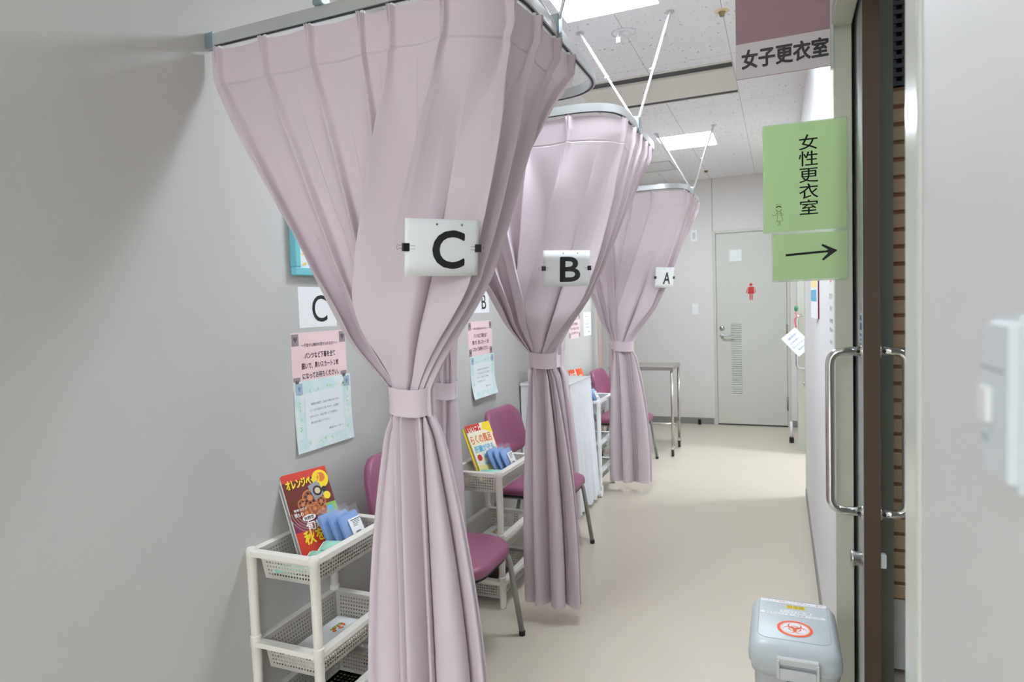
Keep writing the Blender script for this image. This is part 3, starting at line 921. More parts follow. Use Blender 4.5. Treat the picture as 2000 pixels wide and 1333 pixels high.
def binder_clip(label, M, flip):
    """M: frame at the paper edge, x towards the paper's middle, z out of the paper"""
    t = thing('binder_clip', label, 'binder clip', M.translation, 'binder clips on the letter sheets')
    bm = bmesh.new()
    prism(bm, [(-0.006, -0.0035), (-0.004, -0.0055), (0.011, -0.0012), (0.011, 0.0022), (-0.004, 0.0065), (-0.006, 0.0045)], M @ Matrix.Rotation(math.pi / 2, 4, 'X'), -0.0095, 0.0095)
    link('body', bm, M_black, t)
    for sg, z0 in ((1, 0.0028), (-1, -0.004)):
        pts = [(0.0095, -0.004, z0), (0.02, -0.0035, z0 + 0.001 * sg), (0.028, -0.003, z0 + 0.001 * sg), (0.034, -0.0068, z0 + 0.001 * sg), (0.038, -0.005, z0), (0.039, 0.0, z0), (0.038, 0.005, z0), (0.034, 0.0068, z0 + 0.001 * sg), (0.028, 0.003, z0 + 0.001 * sg), (0.02, 0.0035, z0 + 0.001 * sg), (0.0095, 0.004, z0)]
        if sg < 0: pts = [(-(x - 0.0095) * 0.45 - 0.004, y, z - 0.002) for x, y, z in pts]
        bm = bmesh.new(); tube(bm, [M @ Vector(p) for p in pts], 0.0007, 6)
        link('wire_lever', bm, M_steel, t, True)

def clipped_sheet(letter, curtain_obj, c, nrm, tilt, w, h, lw, lh, label, bow=0.01, dx=0.012):
    """sheet hung on the folds: pushed along its normal until it rests on the outermost fold"""
    N = Vector((nrm[0], nrm[1], 0)).normalized()
    R = Vector((-N.y, N.x, 0))
    U0 = (Vector((0, 0, 1)) + R * tilt[0] + N * tilt[1]).normalized()
    M0 = frame(Vector(c), R, U0)
    tree = bvh(curtain_obj)
    out = []
    for i in range(45):
        for j in range(15):
            p = M0 @ Vector((-w / 2 + w * i / 44, -h / 2 + h * j / 14, 0.35))
            hit = tree.ray_cast(p, -M0.col[2].xyz, 0.7)
            if hit[0] is not None:
                x = -w / 2 + w * i / 44
                out.append((M0.inverted() @ hit[0]).z - bow * (1 - (2 * x / w) ** 2))
    zoff = max(out) + 0.003 if out else 0
    M = M0 @ Matrix.Translation((0, 0, zoff))
    t = thing('letter_sheet', label, 'sign', M.translation, 'letter sheets on the curtains')
    B = lambda x, y: Vector((x, y, bow * (1 - (2 * x / w) ** 2)))
    link('paper', sheet_bm(M, w, h, 16, 4, B), M_paper, t, True)
    lettering(t, M, [(letter, dx, -0.004, lw, lh, 0.03)], M_ink, 'letter', B, 0.0009)
    bm = bmesh.new()
    for x in (-0.02, 0.045):
        b = B(x, 0); disc(bm, (x, h / 2 - 0.012), 0.0028, 14, M, b.z + 0.0007)
    link('punch_holes', bm, mat('hole_grey', (120, 118, 118), 0.7), t)
    Ml = M @ Matrix.Translation((-w / 2, 0, 0))
    Mr = M @ Matrix.Translation((w / 2, 0, 0)) @ Matrix.Rotation(math.pi, 4, 'Z')
    binder_clip('black binder clip on the left edge of the curtain sheet lettered ' + letter, Ml, 0)
    binder_clip('black binder clip on the right edge of the curtain sheet lettered ' + letter, Mr, 1)
    return M
NS = (0.66, -0.75)
clipped_sheet('C', oC, (-0.83, 1.44, 1.534), (0.78, -0.63), (0.13, 0.16), 0.19, 0.134, 0.08, 0.087, 'white sheet with a large black letter C clipped to the nearest curtain')
clipped_sheet('B', oB, (-0.84, 2.60, 1.525), NS, (0.05, 0.10), 0.21, 0.148, 0.088, 0.098, 'white sheet with a large black letter B clipped to the middle curtain')
clipped_sheet('A', oA, (-0.78, 4.75, 1.545), (0.86, -0.5), (0.05, 0.10), 0.205, 0.148, 0.075, 0.082, 'white sheet with a large black letter A clipped to the farthest curtain')

# ------------------------------------------------------------------ notices on the left wall
def wall_sheet(name, label, y0, y1, z0, z1, m, group, lift=0.0008, curl=0.0, kind='notice'):
    t = thing(name, label, kind, (XL, (y0 + y1) / 2, z0), group)
    M = frame((XL + lift, (y0 + y1) / 2, (z0 + z1) / 2), (0, 1, 0), (0, 0, 1))
    w, h = y1 - y0, z1 - z0
    B = lambda x, y: Vector((x, y, curl * max(0, (0.1 - y / h)) ** 2))
    link('paper', sheet_bm(M, w, h, 2 if not curl else 6, 2 if not curl else 12, B), m, t)
    return t, M, w, h, B

t, M, w, h, B = wall_sheet('letter_notice', 'white sheet with black letter C stuck on the left wall above the pink notice', 1.826, 2.036, 1.318, 1.466, M_paper, 'letter sheets on the wall', kind='sign')
lettering(t, M, [('C', 0.008, -0.005, 0.082, 0.098, 0.005)], M_ink, 'letter')
t, M, w, h, B = wall_sheet('letter_notice', 'white sheet with black letter B stuck on the left wall behind the first curtain', 3.245, 3.452, 1.34, 1.49, M_paper, 'letter sheets on the wall', kind='sign')
lettering(t, M, [('B', 0.03, -0.012, 0.06, 0.082, 0.005)], M_ink, 'letter')

M_stamp = mat('grey_corner_stamp', (150, 138, 142), 0.6)
M_stampd = mat('dark_heart', (96, 84, 90), 0.6)
PINK = [('〜子宮がん検診を受けられる方へ〜', 0.0, 0.052, 0.2, 0.0125, 0.006), ('パンツなど下着を全て', 0.0, 0.014, 0.17, 0.022, 0.014),
        ('脱いで、青いスカート１枚', 0.0, -0.022, 0.205, 0.022, 0.014), ('になってお待ちください。', 0.0, -0.058, 0.2, 0.022, 0.014)]
def pink_notice(y0, y1, z0, z1, label):
    t, M, w, h, B = wall_sheet('pink_notice', label, y0, y1, z0, z1, M_pink, 'pink wall notices')
    sc = w / 0.305
    lettering(t, M, [(a, b * sc, c * sc + 0.004, d * sc, e * sc, f) for a, b, c, d, e, f in PINK])
    for sx in (-1, 1):
        for sy in (-1, 1):
            cx, cy = sx * (w / 2 - 0.022), sy * (h / 2 - 0.026)
            bm = bmesh.new(); poly(bm, [(cx - 0.018, cy - 0.021), (cx + 0.018, cy - 0.021), (cx + 0.018, cy + 0.021), (cx - 0.018, cy + 0.021)], M, 0.0006)
            o = link('corner_stamp', bm, M_stamp, t)
            bm = bmesh.new()
            poly(bm, [(cx, cy - 0.010), (cx + 0.010, cy + 0.003), (cx + 0.008, cy + 0.010), (cx + 0.003, cy + 0.011), (cx, cy + 0.007), (cx - 0.003, cy + 0.011), (cx - 0.008, cy + 0.010), (cx - 0.010, cy + 0.003)], M, 0.0010)
            link('heart', bm, M_stampd, o)
    return t
MINT = [('検査前の検査で、出血する場合があります。', 0.004, 0.038, 0.155, 0.0085, 0.0), ('２〜３日で治まると思いますが、出血量が', 0.0, 0.016, 0.16, 0.0085, 0.0),
        ('多かったり、出血が続くような場合は、', -0.006, -0.006, 0.15, 0.0085, 0.0), ('婦人科を受診して下さい。', -0.028, -0.028, 0.1, 0.0085, 0.0), ('健診センター', 0.055, -0.062, 0.08, 0.0075, 0.004)]
def mint_mat():
    m = mat('mint_border_paper', (226, 236, 238), 0.45)
    nt = m.node_tree; b = nt.nodes['Principled BSDF']
    tc = nt.nodes.new('ShaderNodeTexCoord'); n = nt.nodes.new('ShaderNodeTexNoise'); n.inputs['Scale'].default_value = 22
    nt.links.new(tc.outputs['Object'], n.inputs['Vector'])
    r = nt.nodes.new('ShaderNodeValToRGB')
    r.color_ramp.elements[0].position = 0.38; r.color_ramp.elements[0].color = lin((208, 232, 231))
    r.color_ramp.elements[1].position = 0.62; r.color_ramp.elements[1].color = lin((229, 238, 237))
    nt.links.new(n.outputs['Fac'], r.inputs[0]); nt.links.new(r.outputs[0], b.inputs['Base Color'])
    return m
M_mintb = mint_mat()
M_leaf = mat('leaf_green_print', (168, 222, 178), 0.6)
def mint_notice(y0, y1, z0, z1, label, curl):
    t, M, w, h, B = wall_sheet('mint_notice', label, y0, y1, z0, z1, M_mintb, 'mint-bordered wall notices', 0.0016, curl)
    bm = bmesh.new()
    Bp = lambda x, y: B(x, y)
    nx = 8
    g = [[bm.verts.new(M @ (Bp(-w * 0.34 + w * 0.68 * i / nx, -h * 0.34 + h * 0.66 * j / nx) + Vector((0, 0, 0.0006)))) for j in range(nx + 1)] for i in range(nx + 1)]
    for i in range(nx):
        for j in range(nx): bm.faces.new((g[i][j], g[i + 1][j], g[i + 1][j + 1], g[i][j + 1]))
    link('text_field', bm, mat('pale_field', (231, 238, 240), 0.5), t)
    rnd = random.Random(3)
    bm = bmesh.new()
    for k in range(46):
        e = rnd.random(); s = rnd.choice((0, 1, 2, 3))
        x = (-0.42 if s == 0 else 0.42) * w if s < 2 else (e - 0.5) * 0.8 * w
        y = (e - 0.5) * 0.72 * h if s < 2 else (-0.40 if s == 2 else 0.36) * h
        x += rnd.uniform(-0.006, 0.006); y += rnd.uniform(-0.006, 0.006)
        a = rnd.uniform(0, 3.14); l = rnd.uniform(0.004, 0.010)
        b = B(x, y)
        poly(bm, [(x + l * math.cos(a + da) * rr, y + l * math.sin(a + da) * rr) for da, rr in ((0, 1), (1.2, 0.45), (math.pi, 1), (math.pi + 1.2, 0.45))], M, b.z + 0.0008)
    link('printed_border', bm, M_leaf, t)
    for sx in (-1, 1):
        cx, cy = sx * (w / 2 - 0.026), h / 2 - 0.027
        b = B(cx, cy); bm = bmesh.new()
        poly(bm, [(cx - 0.017, cy - 0.02), (cx + 0.017, cy - 0.02), (cx + 0.017, cy + 0.02), (cx - 0.017, cy + 0.02)], M, b.z + 0.0009)
        o = link('stamp_showing_through', bm, mat('stamp_bluish', (164, 184, 200), 0.5), t)
        bm = bmesh.new(); poly(bm, [(cx, cy - 0.011), (cx + 0.009, cy + 0.004), (cx, cy + 0.010), (cx - 0.009, cy + 0.004)], M, b.z + 0.0013)
        link('heart', bm, mat('heart_bluish', (128, 148, 172), 0.5), o)
    sc = w / 0.31
    lettering(t, M, [(a, b * sc, c * sc, d * sc, e * sc, f) for a, b, c, d, e, f in MINT], mat('grey_ink', (70, 74, 80), 0.6), bend=B)
    return t
mint_notice(1.78, 2.102, 0.872, 1.128, 'mint-bordered printed notice on the left wall above the nearest cart', 0.02)
pink_notice(1.776, 2.084, 1.096, 1.302, 'pink printed notice on the left wall under the letter C')
mint_notice(3.175, 3.492, 0.862, 1.10, 'mint-bordered printed notice curling off the wall above the middle chair', 0.06)
pink_notice(3.16, 3.478, 1.094, 1.294, 'pink printed notice on the left wall under the letter B')
pink_notice(4.985, 5.30, 1.088, 1.292, 'pink printed notice on the left wall beside the far white notice')
t, M, w, h, B = wall_sheet('white_notice', 'white printed notice on the left wall near its far end', 5.41, 5.65, 1.092, 1.30, M_paper, None)
lettering(t, M, [('診察を受けられる方へ', 0, 0.065, 0.15, 0.012), ('こちらでお待ちください', 0, 0.03, 0.17, 0.011), ('順番にお呼びします', 0, 0.0, 0.14, 0.011), ('ご協力をお願いします', 0, -0.03, 0.15, 0.011), ('健診室', 0.04, -0.07, 0.06, 0.014)], mat('grey_ink', (70, 74, 80), 0.6))

t = thing('picture_frame', 'aqua picture frame on the left wall, half hidden by the nearest curtain', 'picture', (XL, 2.0, 1.5))
py0, py1, pz0, pz1, pb = 1.795, 2.2, 1.505, 1.80, 0.028
M_aqua = mat('aqua_frame', (120, 196, 208), 0.4)
bm = bmesh.new()
for a, b in (((py0, pz0), (py1, pz0 + pb)), ((py0, pz1 - pb), (py1, pz1)), ((py0, pz0 + pb), (py0 + pb, pz1 - pb)), ((py1 - pb, pz0 + pb), (py1, pz1 - pb))):
    add_bbox(bm, (XL, a[0], a[1]), (XL + 0.026, b[0], b[1]), 0.003, 1)
link('moulding', bm, M_aqua, t)
link('picture_sheet', bx((XL, py0 + pb, pz0 + pb), (XL + 0.012, py1 - pb, pz1 - pb)), M_paper, t)
rnd = random.Random(7)
for nm, colr, cnt, ctr in (('yellow_flowers', (244, 214, 96), 14, (1.9, 1.57)), ('green_leaves', (150, 190, 120), 16, (1.95, 1.56)), ('blue_flowers', (150, 180, 220), 10, (2.0, 1.60))):
    bm = bmesh.new()
    for k in range(cnt):
        y, z = ctr[0] + rnd.uniform(-0.06, 0.08), ctr[1] + rnd.uniform(-0.03, 0.05)
        if not (py0 + pb + 0.01 < y < py1 - pb - 0.01 and pz0 + pb + 0.01 < z < pz1 - pb - 0.01): continue
        disc(bm, (0, 0), rnd.uniform(0.004, 0.009), 8, frame((XL + 0.0126 + 0.0001 * k, y, z), (0, 1, 0), (0, 0, 1)))
    link(nm, bm, mat(nm, colr, 0.7), t)

# ------------------------------------------------------------------ carts
def perforated(bm, o, R, U, w, h, nx, ny, mx, my, taper=0.0, fill=0.46):
    """plate with square holes; o lower left corner, R/U unit vectors; taper shrinks the lower edge"""
    R, U, o = Vector(R), Vector(U), Vector(o)
    xs = [0.0]
    p = (w - 2 * mx) / nx
    for i in range(nx): xs += [mx + p * i + p * (1 - fill) / 2, mx + p * i + p * (1 + fill) / 2]
    xs.append(w)
    ys = [0.0]
    q = (h - 2 * my) / ny
    for j in range(ny): ys += [my + q * j + q * (1 - fill) / 2, my + q * j + q * (1 + fill) / 2]
    ys.append(h)
    def P(x, y):
        k = taper * (1 - y / h)
        return o + R * (k + x * (1 - 2 * k / w)) + U * y
    g = [[bm.verts.new(P(x, y)) for y in ys] for x in xs]
    for i in range(len(xs) - 1):
        for j in range(len(ys) - 1):
            if i % 2 == 1 and j % 2 == 1: continue
            bm.faces.new((g[i][j], g[i + 1][j], g[i + 1][j + 1], g[i][j + 1]))

CW, CL = 0.262, 0.41      # cart: across (x) and along (y)
def basket(zr, dep=0.098):
    """perforated tray with a rounded rim; rim top at zr, local coords x 0..CW, y 0..CL"""
    bm = bmesh.new()
    ins, tp = 0.022, 0.012
    x0, x1, y0, y1 = ins, CW - ins, ins, CL - ins
    z0 = zr - dep
    a = tp
    def quadwall(p, R, w, nx, lean):
        U = Vector((lean[0], lean[1], dep))
        U2 = U / dep
        perforated(bm, p, R, U2, w, dep, nx, 6, 0.016, 0.010, tp)
    quadwall((x0, y0 + a, z0), (1, 0, 0), x1 - x0, 15, (0, -a))
    quadwall((x0, y1 - a, z0), (1, 0, 0), x1 - x0, 15, (0, a))
    quadwall((x0 + a, y0, z0), (0, 1, 0), y1 - y0, 26, (-a, 0))
    quadwall((x1 - a, y0, z0), (0, 1, 0), y1 - y0, 26, (a, 0))
    perforated(bm, (x0 + a, y0 + a, z0), (1, 0, 0), (0, 1, 0), x1 - x0 - 2 * a, y1 - y0 - 2 * a, 10, 18, 0.012, 0.012, 0.0)
    bmesh.ops.solidify(bm, geom=bm.faces[:], thickness=0.0022)
    return bm
def rim_bm(zr):
    bm = bmesh.new()
    P = fillet([(0.02, 0.006, zr - 0.008), (CW - 0.006, 0.006, zr - 0.008), (CW - 0.006, CL - 0.006, zr - 0.008), (0.006, CL - 0.006, zr - 0.008), (0.006, 0.006, zr - 0.008), (0.02, 0.006, zr - 0.008)], 0.01, 4)
    sweep_rect(bm, P, 0.03, 0.016)
    bmesh.ops.bevel(bm, geom=[e for e in bm.edges if e.calc_length() > 0.0 and len(e.link_faces) == 2 and e.calc_face_angle(0) > 1.2], offset=0.005, segments=2, affect='EDGES')
    return bm

def make_cart(label, loc, m, casters, z_up):
    t = thing('storage_cart', label, 'cart', (loc[0], loc[1], 0), 'three-tier plastic basket carts')
    tiers = (0.62, 0.325, 0.125)
    for zr in tiers:
        b = basket(zr + z_up, 0.098)
        o = link('basket', b, m, t, local=True)
        r = link('basket_rim', rim_bm(zr + z_up), m, o, local=True); smooth_angle(r, 50)
    for px in (0.006, CW - 0.006):
        for py in (0.006, CL - 0.006):
            bm = bmesh.new()
            rr, zz = [], []
            zs = [(0.0135, 0.012 + z_up), (0.0145, 0.03 + z_up)]
            for a, b in ((0.06, 0.105), (0.155, 0.30), (0.345, 0.60)):
                zs += [(0.0145, a + z_up), (0.0155, (a + b) / 2 + z_up), (0.0165, b + z_up), (0.0178, b + z_up + 0.002), (0.0178, b + z_up + 0.04), (0.0145, b + z_up + 0.043)]
            zs = [p for p in zs if p[1] < 0.615 + z_up]
            zs += [(0.0178, 0.612 + z_up), (0.017, 0.622 + z_up), (0.012, 0.628 + z_up)]
            prof = [(0, zs[0][1])] + zs + [(0, zs[-1][1] + 0.001)]
            lathe(bm, prof, 16, Matrix.Translation((px, py, 0)))
            o = link('post', bm, m, t, local=True); smooth_angle(o, 40)
            if casters:
                bm = bmesh.new()
                tube(bm, [(px - 0.012, py, 0.028), (px + 0.012, py, 0.028)], 0.028, 18)
                add_bbox(bm, (px - 0.018, py - 0.016, 0.038), (px + 0.018, py + 0.016, z_up + 0.016), 0.004, 1)
                o = link('caster', bm, m, t, local=True)
            else:
                bm = bmesh.new(); lathe(bm, [(0, 0.0), (0.012, 0.0), (0.0145, 0.004), (0.0142, 0.014), (0, 0.014)], 14, Matrix.Translation((px, py, 0)))
                link('foot', bm, m, t, local=True)
    return t
CC = (-1.577, 1.53); CB = (-1.434, 2.605); CA = (-1.446, 4.375)
make_cart('ivory three-tier basket cart at the left wall, nearest of the carts', CC, M_cart, False, 0.0)
make_cart('ivory three-tier basket cart in the middle bay between two mauve chairs', CB, M_cart, False, 0.0)
make_cart('white three-tier basket cart on casters beside the cloth-covered cabinet', CA, M_cartw, True, 0.065)

# things in the carts ------------------------------------------------
def magazine(name, label, M, w, h, thick, cover, group):
    t = thing(name, label, 'magazine', M.translation, group)
    bm = bmesh.new(); 
    prism(bm, [(0, 0), (w, 0), (w, h), (0, h)], M, -thick, -0.0006)
    link('pages', bm, mat('page_edges', (226, 222, 212), 0.7), t)
    bm = bmesh.new(); prism(bm, [(0, 0), (w, 0), (w, h), (0, h)], M, -0.0006, 0.0)
    link('cover', bm, cover, t)
    return t
def shapes(parent, name, M, m, fn, z):
    bm = bmesh.new(); fn(bm, M, z); return link(name, bm, m, parent)

M_mag1 = mat('cover_brown_red', (122, 48, 40), 0.25, var=0.1)
Y_ = mat('print_yellow', (244, 214, 40), 0.35)
W_ = mat('print_white', (245, 242, 236), 0.4)
R_ = mat('print_red', (206, 58, 40), 0.35)
O_ = mat('print_orange', (222, 120, 50), 0.35)
BR_ = mat('print_brown', (156, 82, 48), 0.35)
DK_ = mat('print_dark', (42, 30, 28), 0.35)
PU_ = mat('print_purple', (120, 40, 78), 0.35)
GN_ = mat('print_green', (140, 182, 84), 0.35)
BL_ = mat('print_blue', (92, 178, 214), 0.35)
GY_ = mat('print_grey', (150, 150, 156), 0.35)

def food_magazine(M, label, group):
    w, h = 0.182, 0.288
    t = magazine('food_magazine', label, M, w, h, 0.008, M_mag1, group)
    F = M @ Matrix.Translation((0, 0.032, 0))          # printed matter sits above the tray bottom
    rect = lambda x0, y0, x1, y1: (lambda bm, MM, z: poly(bm, [(x0, y0), (x1, y0), (x1, y1), (x0, y1)], MM, z))
    shapes(t, 'top_band', M, R_, rect(0, h - 0.028, w, h), 0.0003)
    shapes(t, 'lower_panel', M, R_, rect(0.0, 0.0, w, 0.107), 0.0003)
    shapes(t, 'purple_patch', F, PU_, rect(0.0, 0.055, 0.05, 0.088), 0.0005)
    shapes(t, 'side_panel', F, GN_, rect(w - 0.045, 0.075, w, 0.125), 0.0005)
    shapes(t, 'side_picture', F, BL_, rect(w - 0.042, 0.096, w - 0.016, 0.116), 0.0007)
    def plate(bm, MM, z):
        for k in range(4): disc(bm, (0.075, 0.125), 0.082 - 0.009 * k, 40, MM, z + 0.00002 * k, 0.082 - 0.009 * k - 0.004, 3.2, 5.0)
    shapes(t, 'plate_rings', F, mat('print_rosewood', (158, 118, 108), 0.35), plate, 0.0006)
    def food(bm, MM, z):
        for x, y, r in ((0.088, 0.158, 0.03), (0.055, 0.142, 0.02), (0.06, 0.112, 0.023), (0.095, 0.118, 0.022), (0.126, 0.136, 0.02), (0.125, 0.11, 0.019)): disc(bm, (x, y), r, 24, MM, z)
    shapes(t, 'lotus_root_slices', F, BR_, food, 0.0008)
    def gloss(bm, MM, z):
        for x, y, r in ((0.088, 0.158, 0.03), (0.055, 0.142, 0.02), (0.06, 0.112, 0.023), (0.095, 0.118, 0.022), (0.126, 0.136, 0.02), (0.125, 0.11, 0.019)): disc(bm, (x, y), r, 24, MM, z, r * 0.86); disc(bm, (x, y), r * 0.34, 16, MM, z)
    shapes(t, 'slice_gloss', F, mat('print_amber', (206, 128, 78), 0.3), gloss, 0.0010)
    def holes(bm, MM, z):
        for k in range(7):
            a = k * 2 * math.pi / 7; disc(bm, (0.088 + 0.017 * math.cos(a), 0.158 + 0.017 * math.sin(a)), 0.0048, 10, MM, z)
        for k in range(5):
            a = k * 2 * math.pi / 5; disc(bm, (0.055 + 0.011 * math.cos(a), 0.142 + 0.011 * math.sin(a)), 0.0034, 8, MM, z)
            disc(bm, (0.126 + 0.011 * math.cos(a), 0.136 + 0.011 * math.sin(a)), 0.0032, 8, MM, z)
    shapes(t, 'slice_holes', F, DK_, holes, 0.0011)
    shapes(t, 'corner_roundel', M, Y_, lambda bm, MM, z: disc(bm, (w - 0.034, h - 0.042), 0.033, 28, MM, z), 0.0008)
    shapes(t, 'roundel_food', M, O_, lambda bm, MM, z: disc(bm, (w - 0.03, h - 0.036), 0.017, 20, MM, z), 0.0010)
    shapes(t, 'inset_picture', F, GY_, lambda bm, MM, z: poly(bm, [(0.106, 0.145), (0.15, 0.158), (0.135, 0.212), (0.091, 0.199)], MM, z), 0.0012)
    shapes(t, 'inset_bowl', F, DK_, lambda bm, MM, z: disc(bm, (0.124, 0.176), 0.018, 24, MM, z), 0.0014)
    shapes(t, 'inset_food', F, mat('print_cream', (214, 196, 160), 0.4), lambda bm, MM, z: disc(bm, (0.124, 0.176), 0.011, 20, MM, z), 0.0016)
    shapes(t, 'yellow_dot', F, Y_, lambda bm, MM, z: disc(bm, (w - 0.026, 0.152), 0.014, 20, MM, z), 0.0014)
    shapes(t, 'black_dot', F, DK_, lambda bm, MM, z: disc(bm, (w - 0.03, 0.175), 0.011, 20, MM, z), 0.0013)
    shapes(t, 'speech_bubble', F, W_, lambda bm, MM, z: disc(bm, (0.062, 0.094), 0.0001, 4, MM, z) if False else poly(bm, [(0.064 + 0.026 * math.cos(a * 0.3142), 0.094 + 0.011 * math.sin(a * 0.3142)) for a in range(20)], MM, z), 0.0012)
    lettering(t, F, [('オレンジページ', 0.08, 0.218, 0.135, 0.03, 0.04)], Y_, 'title', z=0.0013)
    lettering(t, F, [('秋野菜', 0.064, 0.094, 0.038, 0.013, 0.02)], M_ink, 'bubble_text', z=0.0015)
    lettering(t, F, [('旬', 0.062, 0.067, 0.034, 0.032, 0.03), ('素材', 0.105, 0.068, 0.044, 0.026, 0.02)], W_, 'headline', z=0.0014)
    lettering(t, F, [('秋を味', 0.088, 0.03, 0.125, 0.044, 0.03)], Y_, 'lower_headline', z=0.0014)
    lettering(t, F, [('簡単おかず', 0.04, 0.128, 0.05, 0.009, 0.01), ('煮もの', 0.03, 0.112, 0.034, 0.014, 0.01)], W_, 'side_text', z=0.0014)
    return t
def lean_frame(bl, right, up): return frame(Vector(bl), right, up)

def mag_frame(cart, dz, dx=0.0, dy=0.0, lean=(-0.394, 0.114, 0.915), right=(0.27, 0.96, 0.0)):
    up = Vector(lean).normalized()
    base = Vector((cart[0] + 0.105 + dx, cart[1] + 0.13 + dy, 0.553 + dz))
    return frame(base, right, up)
MG = mag_frame(CC, 0)
food_magazine(MG, 'cookery magazine with a lotus-root photo leaning in the nearest cart', 'magazines in the carts')
t = magazine('magazine', 'grey-edged magazine tucked behind the cookery magazine in the nearest cart', MG @ Matrix.Translation((-0.006, 0.004, -0.0095)), 0.182, 0.262, 0.007, GY_, 'magazines in the carts')

def packs(cart, dz, n, word, start=(0.0, 0.0)):
    labs = {0: 'hindmost', 1: 'middle', 2: 'foremost labelled'}
    up = Vector((-0.42, -0.2, 0.85)).normalized(); right = Vector((0.05, 1.0, 0.0))
    for k in range(n):
        o = Vector((cart[0] + 0.160 + 0.029 * k + start[0], cart[1] + 0.212 + 0.014 * k + start[1], 0.560 + dz - 0.002 * k))
        M = frame(o, right, up)
        which = labs[2 if k == n - 1 else k]
        t = thing('gown_pack', '%s clear-wrapped blue gown pack in the %s cart' % (which, word), 'package', o, 'blue gown packs in the carts')
        w, h, th = 0.10, 0.125, 0.016
        bm = bmesh.new(); box(bm, (0, 0, -th), (w, h, 0.0)); bmesh.ops.bevel(bm, geom=bm.edges[:], offset=0.005, segments=3, affect='EDGES')
        bmesh.ops.transform(bm, matrix=M, verts=bm.verts); link('folded_gown', bm, M_blue, t, True)
        # crimped clear film above the gown
        bm = bmesh.new()
        g = [[bm.verts.new(M @ Vector((-0.004 + (w + 0.008) * i / 10, -0.003 + (h + 0.022) * j / 8, 0.0025 + 0.0022 * math.sin(i * 2.3 + j * 1.7 + k)))) for j in range(9)] for i in range(11)]
        for i in range(10):
            for j in range(8): bm.faces.new((g[i][j], g[i + 1][j], g[i + 1][j + 1], g[i][j + 1]))
        link('clear_film', bm, mat('clear_film', (235, 240, 248), 0.08, trans=0.0, alpha=0.12), t, True)
        lm = M @ Matrix.Translation((w * 0.62, h * 0.46, 0.0058))
        lw, lh = 0.06, 0.085
        lb = link('label', sheet_bm(lm, lw, lh, thick=0.0002), M_paper, t)
        bm = bmesh.new()
        rnd = random.Random(4 + k)
        poly(bm, [(-0.02, 0.034), (0.03, 0.034), (0.03, 0.0365), (-0.02, 0.0365)], lm, 0.0004)
        for r in range(4):
            x1 = -0.02 + rnd.uniform(0.02, 0.045); y = 0.029 - r * 0.0055
            poly(bm, [(-0.014, y), (x1, y), (x1, y + 0.0018), (-0.014, y + 0.0018)], lm, 0.0004)
        for y0, x0 in ((-0.018, -0.014), (-0.038, -0.004)):
            x = x0
            for r in range(12):
                d = rnd.uniform(0.0006, 0.0016); poly(bm, [(x, y0), (x + d, y0), (x + d, y0 + 0.013), (x, y0 + 0.013)], lm, 0.0004); x += d + 0.001
        link('label_print', bm, M_ink, lb)
packs(CC, 0, 3, 'nearest')
packs(CB, 0, 3, 'middle')
packs(CA, 0.065, 2, 'white far')

def mint_packet(loc, rz, label, w=0.11, h=0.06, tilt=0.25):
    M = Matrix.Translation(loc) @ Matrix.Rotation(rz, 4, 'Z') @ Matrix.Rotation(tilt, 4, 'X')
    t = thing('tissue_packet', label, 'packet', loc, 'mint packets in the carts')
    bm = bmesh.new(); box(bm, (-w / 2, -h / 2, 0), (w / 2, h / 2, 0.014)); bmesh.ops.bevel(bm, geom=bm.edges[:], offset=0.005, segments=3, affect='EDGES')
    bmesh.ops.transform(bm, matrix=M, verts=bm.verts); link('packet_body', bm, M_mintpack, t, True)
    bm = bmesh.new()
    for s in (-1, 1): box(bm, (s * (w / 2 - 0.001) - 0.006, -h / 2, 0.005), (s * (w / 2 - 0.001) + 0.006, h / 2, 0.0065))
    bmesh.ops.transform(bm, matrix=M, verts=bm.verts); link('crimped_end', bm, mat('packet_seal', (226, 240, 234), 0.3), t)
AY = 0.25
mint_packet((CC[0] + 0.195, CC[1] + 0.172, 0.588), AY, 'mint green packet in front of the blue packs in the nearest cart', 0.075, 0.05)
mint_packet((CC[0] + 0.185, CC[1] + 0.118, 0.572), AY, 'mint green packet lower in the nearest cart, below another packet', 0.08, 0.05)
mint_packet((CC[0] + 0.13, CC[1] + 0.062, 0.545), AY, 'flat pale packet lying at the near end of the nearest cart', 0.12, 0.05, 0.05)
mint_packet((CB[0] + 0.165, CB[1] + 0.12, 0.580), AY, 'mint green packet in the middle cart')
mint_packet((CA[0] + 0.165, CA[1] + 0.12, 0.645), AY, 'mint green packet in the white far cart')

MB_ = mag_frame(CB, 0, dy=0.02)
t = magazine('health_magazine', 'white and yellow health magazine leaning in the middle cart', MB_, 0.182, 0.262, 0.007, mat('cover_cream', (246, 240, 214), 0.25), 'magazines in the carts')
shapes(t, 'red_block', MB_, R_, lambda bm, MM, z: poly(bm, [(0.0, 0.225), (0.105, 0.225), (0.105, 0.262), (0.0, 0.262)], MM, z), 0.0003)
shapes(t, 'yellow_corner', MB_, Y_, lambda bm, MM, z: poly(bm, [(0.11, 0.23), (0.182, 0.2), (0.182, 0.262), (0.13, 0.262)], MM, z), 0.0003)
shapes(t, 'red_edge', MB_, R_, lambda bm, MM, z: poly(bm, [(0.172, 0.0), (0.182, 0.0), (0.182, 0.2), (0.176, 0.19)], MM, z), 0.0004)
shapes(t, 'yellow_panel', MB_, mat('print_pale_yellow', (246, 232, 150), 0.3), lambda bm, MM, z: poly(bm, [(0.0, 0.0), (0.17, 0.0), (0.17, 0.05), (0.0, 0.06)], MM, z), 0.0003)
shapes(t, 'red_seal', MB_, R_, lambda bm, MM, z: disc(bm, (0.03, 0.095), 0.016, 20, MM, z), 0.0005)
